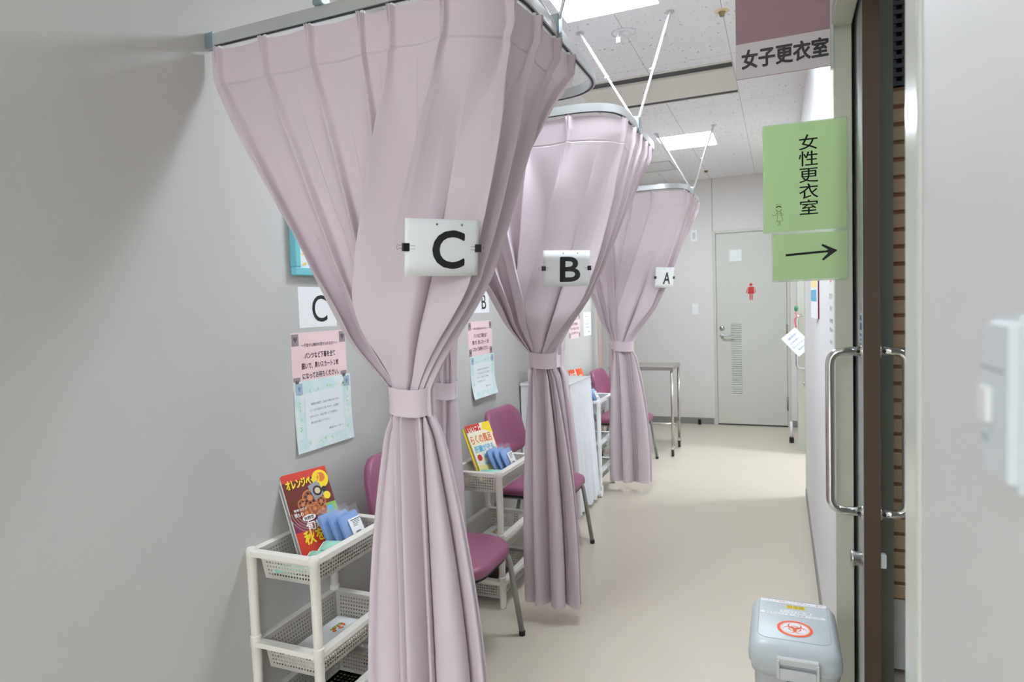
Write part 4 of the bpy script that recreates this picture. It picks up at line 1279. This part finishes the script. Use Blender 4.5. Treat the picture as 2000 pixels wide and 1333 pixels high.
lettering(t, MB_, [('いいこと', 0.06, 0.236, 0.09, 0.03, 0.03)], W_, 'title', z=0.0006)
lettering(t, MB_, [('らくの風呂', 0.085, 0.185, 0.15, 0.042, 0.03)], O_, 'headline', z=0.0005)
lettering(t, MB_, [('肝臓が守る', 0.085, 0.137, 0.14, 0.032, 0.03), ('健康生活', 0.105, 0.098, 0.085, 0.02, 0.02), ('体にいい話', 0.1, 0.06, 0.1, 0.016, 0.02)], BL_, 'subhead', z=0.0005)
t = magazine('magazine', 'dark-spined magazine behind the health magazine in the middle cart', MB_ @ Matrix.Translation((-0.012, -0.012, -0.0095)), 0.182, 0.262, 0.007, Y_, 'magazines in the carts')

MA_ = mag_frame(CA, 0.065, dx=-0.005, dy=-0.03, lean=(-0.36, 0.05, 0.93), right=(0.27, 0.96, 0.0))
t = magazine('food_magazine', 'orange cookery magazine leaning in the white far cart', MA_, 0.182, 0.29, 0.007, mat('cover_orange', (238, 92, 48), 0.25), 'magazines in the carts')
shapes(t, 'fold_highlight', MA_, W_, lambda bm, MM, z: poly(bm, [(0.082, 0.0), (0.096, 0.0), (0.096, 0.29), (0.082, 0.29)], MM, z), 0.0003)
shapes(t, 'yellow_food', MA_, Y_, lambda bm, MM, z: disc(bm, (0.06, 0.19), 0.03, 20, MM, z), 0.0004)
shapes(t, 'dish', MA_, mat('print_tan', (214, 160, 104), 0.4), lambda bm, MM, z: disc(bm, (0.14, 0.21), 0.036, 24, MM, z), 0.0004)
shapes(t, 'dish_food', MA_, mat('print_palegrey', (206, 200, 192), 0.4), lambda bm, MM, z: disc(bm, (0.142, 0.225), 0.017, 20, MM, z), 0.0006)
shapes(t, 'dark_bowl', MA_, DK_, lambda bm, MM, z: disc(bm, (0.16, 0.165), 0.016, 20, MM, z), 0.0007)
lettering(t, MA_, [('おかず', 0.045, 0.25, 0.07, 0.03, 0.03)], W_, 'title', z=0.0006)

for cart, lb in ((CC, 'white paper with an orange flower print in the middle tray of the nearest cart'), (CB, 'white paper with an orange print in the middle tray of the middle cart')):
    t = thing('tray_sign', lb, 'paper', (cart[0] + CW / 2, cart[1] + CL / 2, 0.245), 'paper signs in the cart trays')
    M = frame((cart[0] + CW / 2, cart[1] + CL / 2, 0.2445), (0, 1, 0), (-1, 0, 0))
    link('paper', sheet_bm(M, 0.32, 0.165), M_paper, t)
    lettering(t, M, [('お着がえをされた方は', -0.02, -0.02, 0.22, 0.024, 0.006)], M_ink)
    bm = bmesh.new()
    rnd = random.Random(5)
    for k in range(14): disc(bm, (0.085 + rnd.uniform(-0.028, 0.028), 0.022 + rnd.uniform(-0.012, 0.012)), rnd.uniform(0.004, 0.008), 8, M, 0.0006 + 0.00003 * k)
    link('flower_print', bm, O_, t)
    bm = bmesh.new()
    poly(bm, [(0.055, 0.034)] + [p for k in range(5) for p in ((0.062 + k * 0.012, 0.046), (0.068 + k * 0.012, 0.038))] + [(0.122, 0.034)], M, 0.0005)
    link('leaf_print', bm, GN_, t)

# ------------------------------------------------------------------ chairs
def make_chair(label, yc):
    t = thing('side_chair', label, 'chair', (-1.24, yc, 0), 'mauve vinyl side chairs')
    X = lambda x: x + 1.24
    # seat: rounded slab, front corners strongly rounded
    def slab(pts, z0, z1, crown, inset=0.012):
        bm = bmesh.new()
        n = len(pts)
        cx = sum(p[0] for p in pts) / n; cy = sum(p[1] for p in pts) / n
        rings = []
        for k, (s, z) in enumerate(((0.965, z0), (1.0, z0 + 0.008), (1.0, z1 - 0.016), (0.985, z1 - 0.006), (0.94, z1), (0.7, z1 + crown * 0.6), (0.35, z1 + crown))):
            rings.append([bm.verts.new((cx + (p[0] - cx) * s, cy + (p[1] - cy) * s, z)) for p in pts])
        for a, b in zip(rings, rings[1:]):
            for k in range(n): bm.faces.new((a[k], a[(k + 1) % n], b[(k + 1) % n], b[k]))
        bm.faces.new(rings[0][::-1])
        c = bm.verts.new((cx, cy, z1 + crown * 1.05))
        for k in range(n): bm.faces.new((rings[-1][k], rings[-1][(k + 1) % n], c))
        return bm
    def rr(x0, x1, y0, y1, rads, n=8):
        out = []
        for (cx, cy, r, a0) in ((x1 - rads[0], y1 - rads[0], rads[0], 0), (x0 + rads[1], y1 - rads[1], rads[1], 90), (x0 + rads[2], y0 + rads[2], rads[2], 180), (x1 - rads[3], y0 + rads[3], rads[3], 270)):
            for k in range(n + 1):
                a = math.radians(a0 + 90 * k / n); out.append((cx + r * math.cos(a), cy + r * math.sin(a)))
        return out
    pts = rr(-0.205, 0.205, -0.215, 0.215, (0.12, 0.05, 0.05, 0.12))
    pts = [(x + (0.03 * (1 - (y / 0.215) ** 2) if x > 0.05 else 0), y) for x, y in pts]
    bm = slab(pts, 0.372, 0.415, 0.006); link('seat', bm, M_seat, t, True, local=True)
    bm = slab([(x * 0.93, y * 0.93) for x, y in pts], 0.362, 0.373, 0.0); link('seat_pan', bm, M_dark, t, False, local=True)
    # backrest: rounded trapezoid leaning back
    bp = rr(-0.235, 0.235, 0, 0.275, (0.10, 0.10, 0.07, 0.07))
    bp = [(x * (0.86 + 0.14 * (y / 0.275)) if False else x * (1.0 - 0.12 * (y / 0.275) ** 2), y) for x, y in bp]
    bm = slab(bp, 0.0, 0.036, 0.006)
    Mb = frame((-0.215, 0, 0.528), (0, 1, 0), (-0.2, 0, 0.98))
    for v in bm.verts:     # wrap the panel a little round the sitter
        v.co.z += 0.35 * v.co.x ** 2 * 2
    bmesh.ops.transform(bm, matrix=Mb, verts=bm.verts)
    link('backrest', bm, M_seat, t, True, local=True)
    for s in (-1, 1):
        bm = bmesh.new()
        tube(bm, fillet([(0.05, s * 0.175, 0.362), (0.185, s * 0.19, 0.362), (0.232, s * 0.205, 0.012)], 0.06, 8), 0.0115, 12)
        link('leg', bm, M_grey, t, True, local=True)
        bm = bmesh.new()
        tube(bm, fillet([(0.05, s * 0.175, 0.355), (-0.17, s * 0.185, 0.355), (-0.26, s * 0.2, 0.012)], 0.05, 8), 0.0115, 12)
        link('leg', bm, M_grey, t, True, local=True)
        bm = bmesh.new()
        tube(bm, fillet([(-0.05, s * 0.14, 0.362), (-0.215, s * 0.14, 0.362), (-0.245, s * 0.14, 0.70)], 0.05, 8), 0.010, 12)
        link('back_post', bm, M_grey, t, True, local=True)
        for x in (0.232, -0.26):
            bm = bmesh.new(); lathe(bm, [(0, 0), (0.013, 0), (0.0135, 0.02), (0.0, 0.02)], 12, Matrix.Translation((x, s * (0.205 if x > 0 else 0.2), 0)))
            link('rubber_foot', bm, M_dark, t, local=True)
    return t
make_chair('mauve vinyl chair behind the nearest curtain, beyond the nearest cart', 2.21)
make_chair('mauve vinyl chair between the middle cart and the cabinet', 3.30)
make_chair('mauve vinyl chair beside the white cart, in front of the steel table', 5.40)

# ------------------------------------------------------------------ cabinet with cloth front
t = thing('cabinet', 'low white cabinet against the left wall behind the middle curtain', 'cabinet', (-1.42, 4.1, 0))
bm = bmesh.new(); add_bbox(bm, (XL + 0.012, 3.875, 0.03), (-1.26, 3.893, 0.85), 0.001, 1); link('side_panel', bm, M_white, t)
bm = bmesh.new(); add_bbox(bm, (XL + 0.012, 4.322, 0.03), (-1.26, 4.34, 0.85), 0.001, 1); link('side_panel', bm, M_white, t)
bm = bmesh.new(); add_bbox(bm, (XL + 0.008, 3.87, 0.85), (-1.245, 4.345, 0.868), 0.002, 1); link('top', bm, M_white, t)
bm = bmesh.new()
for z in (0.03, 0.3, 0.57): box(bm, (XL + 0.014, 3.893, z), (-1.27, 4.322, z + 0.016))
link('shelf', bm, M_white, t)
bm = bmesh.new()
for x in (XL + 0.02, -1.285):
    for y in (3.876, 4.32): box(bm, (x, y, 0), (x + 0.02, y + 0.018, 0.03))
link('foot', bm, M_dark, t)
t = thing('cabinet_cloth', 'thin white gathered cloth hanging over the cabinet front', 'cloth', (-1.23, 4.1, 0.03))
bm = bmesh.new()
rnd = random.Random(9)
NC, NRW = 150, 26
phs = [rnd.uniform(0, 6.28) for _ in range(5)]
g = []
for i in range(NC + 1):
    s = i / NC
    col = []
    for j in range(NRW + 1):
        f = j / NRW
        z = 0.862 - 0.835 * f
        y = 3.868 + (4.352 - 3.868) * s + 0.012 * f * math.sin(9 * s + phs[0])
        fold = math.sin(2 * math.pi * 11 * s + 0.8 * math.sin(5 * s + phs[1])) * (0.004 + 0.013 * f) + math.sin(2 * math.pi * 4 * s + phs[2]) * 0.010 * f
        x = -1.236 + 0.036 * f ** 1.1 + fold
        col.append(bm.verts.new((x, y, z)))
    g.append(col)
for i in range(NC):
    for j in range(NRW): bm.faces.new((g[i][j], g[i + 1][j], g[i + 1][j + 1], g[i][j + 1]))
link('cloth', bm, M_thin, t, True)
bm = bmesh.new(); tube(bm, [(-1.236, 3.868, 0.866), (-1.236, 4.352, 0.866)], 0.005, 8); link('heading', bm, M_thin, t, True)

t = thing('storage_box', 'small blue and green box on top of the white cabinet', 'box', (-1.42, 4.02, 0.868))
bm = bmesh.new(); add_bbox(bm, (-1.455, 3.99, 0.868), (-1.385, 4.07, 0.905), 0.003, 1); link('lower_part', bm, mat('box_blue', (58, 112, 190), 0.4), t)
bm = bmesh.new(); add_bbox(bm, (-1.455, 3.99, 0.905), (-1.385, 4.07, 0.925), 0.003, 1); link('lid', bm, mat('box_green', (190, 214, 110), 0.4), t)
bm = bmesh.new(); add_bbox(bm, (-1.3835, 3.995, 0.872), (-1.382, 4.065, 0.882), 0.0, 1); link('base_label', bm, mat('box_violet', (170, 130, 200), 0.5), t)
t = thing('tape_roll', 'small black roll standing on the white cabinet top', 'roll', (-1.31, 3.97, 0.868))
bm = bmesh.new(); Mt = frame((-1.33, 3.98, 0.893), (0, 1, 0), (0, 0, 1))
disc_prof = [(0.012, -0.012), (0.0245, -0.012), (0.0255, 0.0), (0.0245, 0.012), (0.012, 0.012), (0.012, -0.012)]
lathe(bm, disc_prof, 24, Mt); link('roll_body', bm, M_black, t, True)
t = thing('tissue_box', 'white box on the cabinet top half hidden by the middle curtain', 'box', (-1.46, 3.93, 0.868))
bm = bmesh.new(); add_bbox(bm, (-1.52, 3.88, 0.868), (-1.43, 3.95, 0.955), 0.004, 2); link('carton', bm, mat('carton_white', (236, 232, 236), 0.5), t)
bm = bmesh.new(); prism(bm, [(-0.02, 0), (0.02, 0), (0.03, 0.03), (0.005, 0.045), (-0.025, 0.028)], frame((-1.475, 3.915, 0.955), (0, 1, 0), (0.1, 0, 1)), -0.001, 0.001); link('tissue', bm, M_paper, t)

# ------------------------------------------------------------------ stainless table on casters
TX0, TX1, TY0, TY1, TZ = -1.452, -0.872, 5.725, 6.155, 0.795
t = thing('steel_table', 'stainless steel trolley table on casters near the back wall', 'table', ((TX0 + TX1) / 2, (TY0 + TY1) / 2, 0))
bm = bmesh.new(); add_bbox(bm, (TX0, TY0, TZ - 0.004), (TX1, TY1, TZ), 0.002, 1)
link('tabletop', bm, M_steel, t)
bm = bmesh.new()
for a, b in (((TX0, TY0), (TX1, TY0 + 0.02)), ((TX0, TY1 - 0.02), (TX1, TY1)), ((TX0, TY0 + 0.02), (TX0 + 0.02, TY1 - 0.02)), ((TX1 - 0.02, TY0 + 0.02), (TX1, TY1 - 0.02))):
    add_bbox(bm, (a[0], a[1], TZ - 0.032), (b[0], b[1], TZ - 0.004), 0.002, 1)
link('apron', bm, M_steel, t)
for x in (TX0 + 0.018, TX1 - 0.018):
    for y in (TY0 + 0.018, TY1 - 0.018):
        bm = bmesh.new(); tube(bm, [(x, y, 0.085), (x, y, TZ - 0.03)], 0.0125, 14); link('leg', bm, M_steel, t, True)
        bm = bmesh.new()
        tube(bm, [(x - 0.008, y - 0.016, 0.03), (x + 0.010, y - 0.016, 0.03)], 0.03, 18)
        o = link('caster_wheel', bm, M_dark, t); smooth_angle(o)
        bm = bmesh.new(); add_bbox(bm, (x - 0.013, y - 0.03, 0.045), (x - 0.010, y + 0.012, 0.085), 0.001, 1); add_bbox(bm, (x + 0.011, y - 0.03, 0.02), (x + 0.014, y + 0.012, 0.085), 0.001, 1); add_bbox(bm, (x - 0.013, y - 0.016, 0.08), (x + 0.014, y + 0.014, 0.09), 0.002, 1)
        link('caster_fork', bm, M_steel, t)
for x in (TX0 + 0.018, TX1 - 0.018):
    bm = bmesh.new(); tube(bm, [(x, TY0 + 0.018, 0.25), (x, TY1 - 0.018, 0.25)], 0.010, 12); link('side_bar', bm, M_steel, t, True)
bm = bmesh.new(); tube(bm, [(TX0 + 0.018, (TY0 + TY1) / 2, 0.25), (TX1 - 0.018, (TY0 + TY1) / 2, 0.25)], 0.010, 12); link('long_bar', bm, M_steel, t, True)

# ------------------------------------------------------------------ signs at the changing room door
t = thing('projecting_sign', 'mauve and white sign hung from the wall above the open sliding door', 'sign', (0.02, 2.15, 2.05))
sx0, sx1 = -0.119, 0.146
link('panel', bbox((sx0, 2.149, 2.046), (sx1, 2.155, 2.50), 0.0008, 1), mat('sign_mauve', (165, 136, 142), 0.4), t)
link('name_strip', bx((sx0 + 0.0005, 2.1478, 2.0465), (sx1 - 0.0005, 2.1489, 2.151)), mat('sign_pale', (225, 216, 220), 0.4), t)
MS = frame(((sx0 + sx1) / 2, 2.1476, 2.1), (1, 0, 0), (0, 0, 1))
lettering(t, MS, [('女子更衣室', 0.004, 0.002, 0.238, 0.055, 0.034)], mat('sign_ink', (58, 54, 62), 0.5))
bm = bmesh.new(); add_bbox(bm, (sx1 - 0.004, 2.143, 2.035), (XR - 0.001, 2.161, 2.52), 0.001, 1); link('aluminium_holder', bm, M_alu, t)

t = thing('green_sign', 'large green laminated sign with black characters and a tiny nurse drawing', 'sign', (0.07, 2.163, 1.57))
gx0, gx1, gz0, gz1 = -0.044, 0.184, 1.572, 1.894
MG2 = frame(((gx0 + gx1) / 2, 2.1655, (gz0 + gz1) / 2), (1, 0, 0), (0, 0, 1))
Bg = lambda x, y: Vector((x, y, 0.004 + 0.008 * (0.5 - x / (gx1 - gx0)) ** 2))
link('sheet', sheet_bm(MG2, gx1 - gx0, gz1 - gz0, 8, 2, Bg, 0.0006), M_green, t)
bm = sheet_bm(MG2 @ Matrix.Translation((0, 0, -0.0002)), gx1 - gx0 + 0.006, gz1 - gz0 + 0.006, 8, 2, Bg, 0.0002)
link('laminate_margin', bm, mat('laminate_edge', (212, 232, 205), 0.2, alpha=0.5), t)
lettering(t, MG2, [('女性更衣室', 0.012, 0.005, 0.053, 0.238, 0.004, True)], M_ink, 'characters', Bg, 0.0008)
bm = bmesh.new()
T2 = lambda pts: [MG2 @ (Bg(x, y) + Vector((0, 0, 0.0009))) for x, y in pts]
nx_, ny_ = -0.072, -0.113       # middle of the nurse drawing
def stroke(pts, r=0.0006): tube(bm, T2([(nx_ + x, ny_ + y) for x, y in pts]), r, 5)
arc = lambda cx, cy, rx, ry, a0, a1, n=10: [(cx + rx * math.cos(math.radians(a0 + (a1 - a0) * k / n)), cy + ry * math.sin(math.radians(a0 + (a1 - a0) * k / n))) for k in range(n + 1)]
stroke(arc(0.0, 0.022, 0.0075, 0.008, 190, 350), 0.0007)
stroke(arc(0.0, 0.033, 0.008, 0.003, 20, 160), 0.0004)
stroke([(-0.004, 0.012), (-0.004, -0.012), (-0.006, -0.017)], 0.0004)
stroke([(0.006, 0.012), (0.008, 0.0), (0.012, -0.015), (-0.005, -0.016)], 0.0004)
stroke([(-0.004, 0.011), (-0.012, 0.002), (-0.019, 0.005)], 0.0005)
stroke([(0.004, 0.012), (0.013, 0.004), (0.008, 0.001)], 0.0005)
stroke(arc(0.003, 0.005, 0.003, 0.003, 0, 330), 0.0004)
stroke([(-0.001, -0.016), (-0.001, -0.027), (-0.004, -0.028)], 0.0005)
stroke([(0.003, -0.016), (0.003, -0.027)], 0.0005)
link('nurse_drawing', bm, mat('drawing_ink', (70, 84, 58), 0.6), t)
bm = bmesh.new()
tube(bm, T2([(nx_ + x, ny_ + y) for x, y in arc(0.0, 0.022, 0.0078, 0.0078, 25, 155)]), 0.0014, 6)
link('drawn_hair', bm, mat('hair_ink', (70, 48, 34), 0.6), t)

t = thing('green_arrow_sign', 'small green laminated sign with a black arrow under the larger green sign', 'sign', (0.08, 2.163, 1.42))
ax0, ax1, az0, az1 = -0.02, 0.185, 1.424, 1.563
MA2 = frame(((ax0 + ax1) / 2, 2.1655, (az0 + az1) / 2), (1, 0, 0), (0, 0, 1))
Ba = lambda x, y: Vector((x, y, 0.003 + 0.006 * (0.5 - x / (ax1 - ax0)) ** 2))
link('sheet', sheet_bm(MA2, ax1 - ax0, az1 - az0, 8, 2, Ba, 0.0006), M_green, t)
bm = sheet_bm(MA2 @ Matrix.Translation((0, 0, -0.0002)), ax1 - ax0 + 0.006, az1 - az0 + 0.012, 8, 2, Ba, 0.0002)
link('laminate_margin', bm, mat('laminate_edge', (212, 232, 205), 0.2, alpha=0.5), t)
bm = bmesh.new()
TA = lambda pts: [MA2 @ (Ba(x, y) + Vector((0, 0, 0.0006))) for x, y in pts]
tube(bm, TA([(-0.066, 0.006), (0.04, 0.011)]), 0.0032, 8)
poly2 = [(0.076, 0.013), (0.036, 0.034), (0.033, 0.029), (0.052, 0.016), (0.03, 0.010), (0.052, 0.007), (0.034, -0.012), (0.038, -0.016)]
vs = [bm.verts.new(p + Vector((0, -0.0016, 0))) for p in TA(poly2)]; bm.faces.new(vs)
link('arrow', bm, M_ink, t)

# papers on the right wall seen edge-on
t = thing('wall_flyer', 'narrow colourful flyer on the right wall below the arrow sign', 'notice', (XR, 3.15, 1.27))
M = frame((XR - 0.013, 3.15, 1.44), (0.105, -1, 0), (0, 0, 1))
link('paper', sheet_bm(M, 0.21, 0.33), M_paper, t)
bm = bmesh.new(); poly(bm, [(-0.1, -0.09), (0.05, -0.09), (0.05, -0.04), (-0.1, -0.04)], M, 0.0006); link('blue_print', bm, BL_, t)
bm = bmesh.new(); poly(bm, [(-0.08, -0.03), (0.06, -0.03), (0.06, 0.03), (-0.08, 0.03)], M, 0.0006); link('yellow_print', bm, mat('print_pale_yellow', (246, 232, 150), 0.3), t)
bm = bmesh.new(); box(bm, (XR - 0.006, 3.032, 1.275), (XR - 0.0005, 3.040, 1.61)); link('maroon_edge', bm, mat('maroon', (120, 44, 60), 0.5), t)
t = thing('wall_leaflet', 'white printed sheet on the right wall beside the door jamb', 'notice', (XR, 2.32, 1.05))
M = frame((XR - 0.001, 2.33, 1.27), (0, -1, 0), (0, 0, 1))
link('paper', sheet_bm(M, 0.2, 0.42), mat('leaflet_grey', (226, 226, 226), 0.6), t)
bm = bmesh.new(); poly(bm, [(-0.05, 0.145), (0.03, 0.145), (0.03, 0.175), (-0.05, 0.175)], M, 0.0005); link('orange_mark', bm, mat('print_soft_orange', (226, 160, 124), 0.5), t)
lettering(t, M, [('受診される方へ', 0, 0.10, 0.15, 0.02), ('お知らせ', 0, 0.06, 0.1, 0.018), ('受付時間', 0, 0.02, 0.14, 0.014), ('午前九時より', 0, -0.01, 0.14, 0.014), ('お静かに', 0, -0.05, 0.1, 0.014), ('お願いします', 0, -0.1, 0.14, 0.014)], mat('grey_ink', (70, 74, 80), 0.6))

# note hanging from the far door handle
t = thing('hanging_note', 'white paper note hanging askew from the far sliding door handle', 'notice', (0.12, 6.03, 0.8))
M = frame((0.128, 6.04, 0.985), (0.62, 0.0, 0.55), (-0.4, 0, 0.7))
link('paper', sheet_bm(M, 0.15, 0.21), M_paper, t)
lettering(t, M, [('使用中', 0, 0.06, 0.08, 0.02), ('ご自由に', 0, 0.02, 0.1, 0.014), ('お入り下さい', 0, -0.02, 0.11, 0.014), ('開放中', 0, -0.06, 0.07, 0.014)], mat('note_ink', (120, 150, 190), 0.6))
bm = bmesh.new(); tube(bm, [(0.13, 6.05, 1.07), (0.11, 6.06, 1.18), (0.132, 6.07, 1.20), (0.115, 6.06, 1.24)], 0.005, 8); link('red_cord', bm, mat('red_cord', (214, 72, 96), 0.5), t, True)
bm = bmesh.new(); lathe(bm, [(0, -0.03), (0.014, -0.02), (0.016, 0.0), (0.012, 0.02), (0, 0.026)], 14, Matrix.Translation((0.125, 6.06, 1.275))); link('green_tag', bm, mat('green_tag', (60, 130, 90), 0.5), t, True)

# ------------------------------------------------------------------ switch box on the near right wall
t = thing('wall_switch_box', 'pale white switch box with a small button on the near right wall', 'switch', (XR, 0.45, 1.26))
bm = bmesh.new(); box(bm, (0.112, 0.413, 1.260), (XR, 0.468, 1.356)); bmesh.ops.bevel(bm, geom=bm.edges[:], offset=0.005, segments=3, affect='EDGES')
link('housing', bm, M_switch, t, True)
smooth_angle(t.children[0], 30)
bm = bmesh.new(); add_bbox(bm, (0.1085, 0.446, 1.293), (0.1125, 0.464, 1.315), 0.002, 2); link('button', bm, M_white, t)
bm = bmesh.new(); box(bm, (0.1116, 0.425, 1.3245), (0.1121, 0.466, 1.3257)); link('groove', bm, mat('groove_grey', (170, 178, 182), 0.5), t)
bm = bmesh.new(); box(bm, (0.1115, 0.452, 1.281), (0.1121, 0.465, 1.286)); link('indicator', bm, mat('indicator_blue', (180, 200, 208), 0.4), t)

# ------------------------------------------------------------------ clinical waste bin
BX0, BX1, BY0, BY1, BZ = -0.078, 0.122, 1.535, 1.815, 0.575
t = thing('waste_bin', 'pale grey clinical waste bin with biohazard mark by the sliding door', 'bin', ((BX0 + BX1) / 2, (BY0 + BY1) / 2, 0))
def rrect(x0, x1, y0, y1, r, n=6):
    out = []
    for cx, cy, a0 in ((x1 - r, y1 - r, 0), (x0 + r, y1 - r, 90), (x0 + r, y0 + r, 180), (x1 - r, y0 + r, 270)):
        for k in range(n + 1):
            a = math.radians(a0 + 90 * k / n); out.append((cx + r * math.cos(a), cy + r * math.sin(a)))
    return out
def loft(bm, secs, cap0=True, cap1=True):
    rings = [[bm.verts.new((p[0], p[1], z)) for p in pts] for pts, z in secs]
    n = len(rings[0])
    for a, b in zip(rings, rings[1:]):
        for k in range(n): bm.faces.new((a[k], a[(k + 1) % n], b[(k + 1) % n], b[k]))
    if cap0: bm.faces.new(rings[0][::-1])
    if cap1: bm.faces.new(rings[-1])
M_bin = mat('bin_grey', (190, 192, 192), 0.42)
M_lid = mat('bin_lid_grey', (198, 205, 208), 0.35)
bm = bmesh.new()
loft(bm, [(rrect(BX0 + 0.026, BX1 - 0.026, BY0 + 0.03, BY1 - 0.03, 0.03), 0.0), (rrect(BX0 + 0.024, BX1 - 0.024, BY0 + 0.026, BY1 - 0.028, 0.03), 0.02), (rrect(BX0 + 0.012, BX1 - 0.012, BY0 + 0.014, BY1 - 0.012, 0.03), BZ - 0.05)])
link('bucket', bm, M_bin, t, True); smooth_angle(t.children[-1], 40)
bm = bmesh.new()
loft(bm, [(rrect(BX0 + 0.002, BX1 - 0.002, BY0 + 0.002, BY1 - 0.002, 0.035), BZ - 0.052), (rrect(BX0, BX1, BY0, BY1, 0.036), BZ - 0.046), (rrect(BX0, BX1, BY0, BY1, 0.036), BZ - 0.030), (rrect(BX0 + 0.004, BX1 - 0.004, BY0 + 0.005, BY1 - 0.004, 0.035), BZ - 0.014), (rrect(BX0 + 0.014, BX1 - 0.014, BY0 + 0.02, BY1 - 0.012, 0.03), BZ - 0.003), (rrect(BX0 + 0.02, BX1 - 0.02, BY0 + 0.03, BY1 - 0.018, 0.028), BZ)])
lid = link('lid', bm, M_lid, t, True); smooth_angle(lid, 50)
bm = bmesh.new(); prv = rrect(BX0 + 0.020, BX1 - 0.022, BY0 + 0.045, BY1 - 0.022, 0.022); tube(bm, [Vector((p[0], p[1], BZ + 0.0000)) for p in prv + prv[:1]], 0.0007, 5); link('panel_line', bm, mat('lid_seam', (150, 158, 162), 0.5), lid)
bm = bmesh.new()
loft(bm, [(rrect(BX0 + 0.006, BX1 - 0.006, BY0 + 0.008, BY1 - 0.008, 0.034), BZ - 0.075), (rrect(BX0 + 0.003, BX1 - 0.003, BY0 + 0.004, BY1 - 0.004, 0.036), BZ - 0.056), (rrect(BX0 + 0.004, BX1 - 0.004, BY0 + 0.005, BY1 - 0.005, 0.036), BZ - 0.052)])
for v in bm.verts: v.co.z += 0.004 * math.sin(40 * v.co.x + 31 * v.co.y)
link('bag_edge', bm, mat('clear_bag', (228, 232, 232), 0.15, alpha=0.55), t, True)
bm = bmesh.new()
bcx = (BX0 + BX1) / 2 + 0.006
add_bbox(bm, (bcx - 0.044, BY0 - 0.008, BZ - 0.034), (bcx + 0.044, BY0 + 0.008, BZ - 0.018), 0.002, 1)
add_bbox(bm, (bcx - 0.044, BY0 - 0.014, BZ - 0.062), (bcx - 0.038, BY0 + 0.006, BZ - 0.022), 0.001, 1)
add_bbox(bm, (bcx + 0.038, BY0 - 0.014, BZ - 0.062), (bcx + 0.044, BY0 + 0.006, BZ - 0.022), 0.001, 1)
add_bbox(bm, (bcx - 0.038, BY0 - 0.014, BZ - 0.066), (bcx + 0.038, BY0 - 0.006, BZ - 0.040), 0.002, 1)
link('latch', bm, mat('latch_grey', (214, 216, 215), 0.4), t)
bm = bmesh.new()
for k, (x0, x1) in enumerate(((bcx - 0.03, bcx - 0.0235), (bcx + 0.0195, bcx + 0.026))):
    add_bbox(bm, (x0, BY0 + 0.009, 0.06), (x1, BY0 + 0.03, BZ - 0.06), 0.001, 1)
link('front_rib', bm, M_bin, t)
bm = bmesh.new(); add_bbox(bm, (bcx - 0.0235, BY0 + 0.0125, 0.06), (bcx + 0.0195, BY0 + 0.03, BZ - 0.072), 0.001, 1); link('front_stripe', bm, mat('stripe_dark', (78, 82, 84), 0.5), t)
# stickers on the lid, read from the far side
ML = frame((bcx - 0.004, 1.64, BZ + 0.0006), (1, 0, 0), (0, 1, 0))
M_bio = mat('biohazard_orange', (238, 84, 32), 0.4)
st = link('biohazard_sticker', bmesh.new(), M_white, lid)
bm = bmesh.new(); disc(bm, (0, 0), 0.041, 48, ML, 0.0); st.data.materials.clear()
me = st.data; bm.to_mesh(me); bm.free(); me.materials.append(M_white)
bm = bmesh.new(); disc(bm, (0, 0), 0.040, 48, ML, 0.0004, 0.0325)
disc(bm, (0, 0), 0.0305, 48, ML, 0.0004, 0.0298)
RB = ML @ Matrix.Scale(1.0, 4)
for k in range(3):
    a = math.radians(90 + 120 * k)
    c = (0.0128 * math.cos(a), 0.0128 * math.sin(a))
    # crescent horns: outer circle minus a smaller one shifted outwards, open at the far end
    n = 22
    oc, ic = [], []
    for i in range(n + 1):
        b = a + math.radians(34 + (292) * i / n)
        oc.append((c[0] + 0.0156 * math.cos(b), c[1] + 0.0156 * math.sin(b)))
        th = 0.0006 + 0.0050 * math.sin(math.pi * i / n) ** 1.2
        ic.append((c[0] + (0.0156 - th) * math.cos(b), c[1] + (0.0156 - th) * math.sin(b)))
    for i in range(n):
        vs = [bm.verts.new(ML @ Vector((p[0], p[1], 0.0004 + 0.00005 * k))) for p in (oc[i], oc[i + 1], ic[i + 1], ic[i])]
        bm.faces.new(vs)
    disc(bm, (0, 0), 0.0145, 12, ML, 0.0006, 0.0120, a - 0.62, a + 0.62)
link('biohazard_mark', bm, M_bio, lid)
MT2 = Matrix.Rotation(math.pi, 4, 'Z')
def tape(y, x0, x1, h, m, rows, inkm, nm):
    Mx = frame(((x0 + x1) / 2, y, BZ + 0.0005), (-1, 0, 0), (0, -1, 0))
    o = link(nm, sheet_bm(Mx, x1 - x0, h, thick=0.0002), m, lid)
    lettering(o, Mx, [(r, 0, yy, (x1 - x0) * 0.9, hh, 0.0) for r, yy, hh in rows], inkm, 'writing', z=0.0004)
tape(1.712, BX0 + 0.024, BX1 - 0.028, 0.012, M_white, [('ペーパータオル・ティッシュ入れ', 0, 0.008)], mat('plum_ink', (110, 62, 112), 0.6), 'white_tape')
tape(1.728, bcx - 0.036, bcx + 0.036, 0.013, M_white, [('使い捨てスカート', 0, 0.008)], mat('plum_ink', (110, 62, 112), 0.6), 'white_tape')
tape(1.757, bcx - 0.022, bcx + 0.022, 0.018, Y_, [('感染性', 0.004, 0.006), ('廃棄物', -0.004, 0.006)], mat('olive_ink', (110, 96, 30), 0.6), 'yellow_tape')
tape(1.782, BX0 + 0.022, BX1 - 0.022, 0.016, M_white, [('注意・フタはゆっくり閉めて下さい', 0, 0.009)], mat('red_ink', (196, 60, 96), 0.6), 'white_tape')
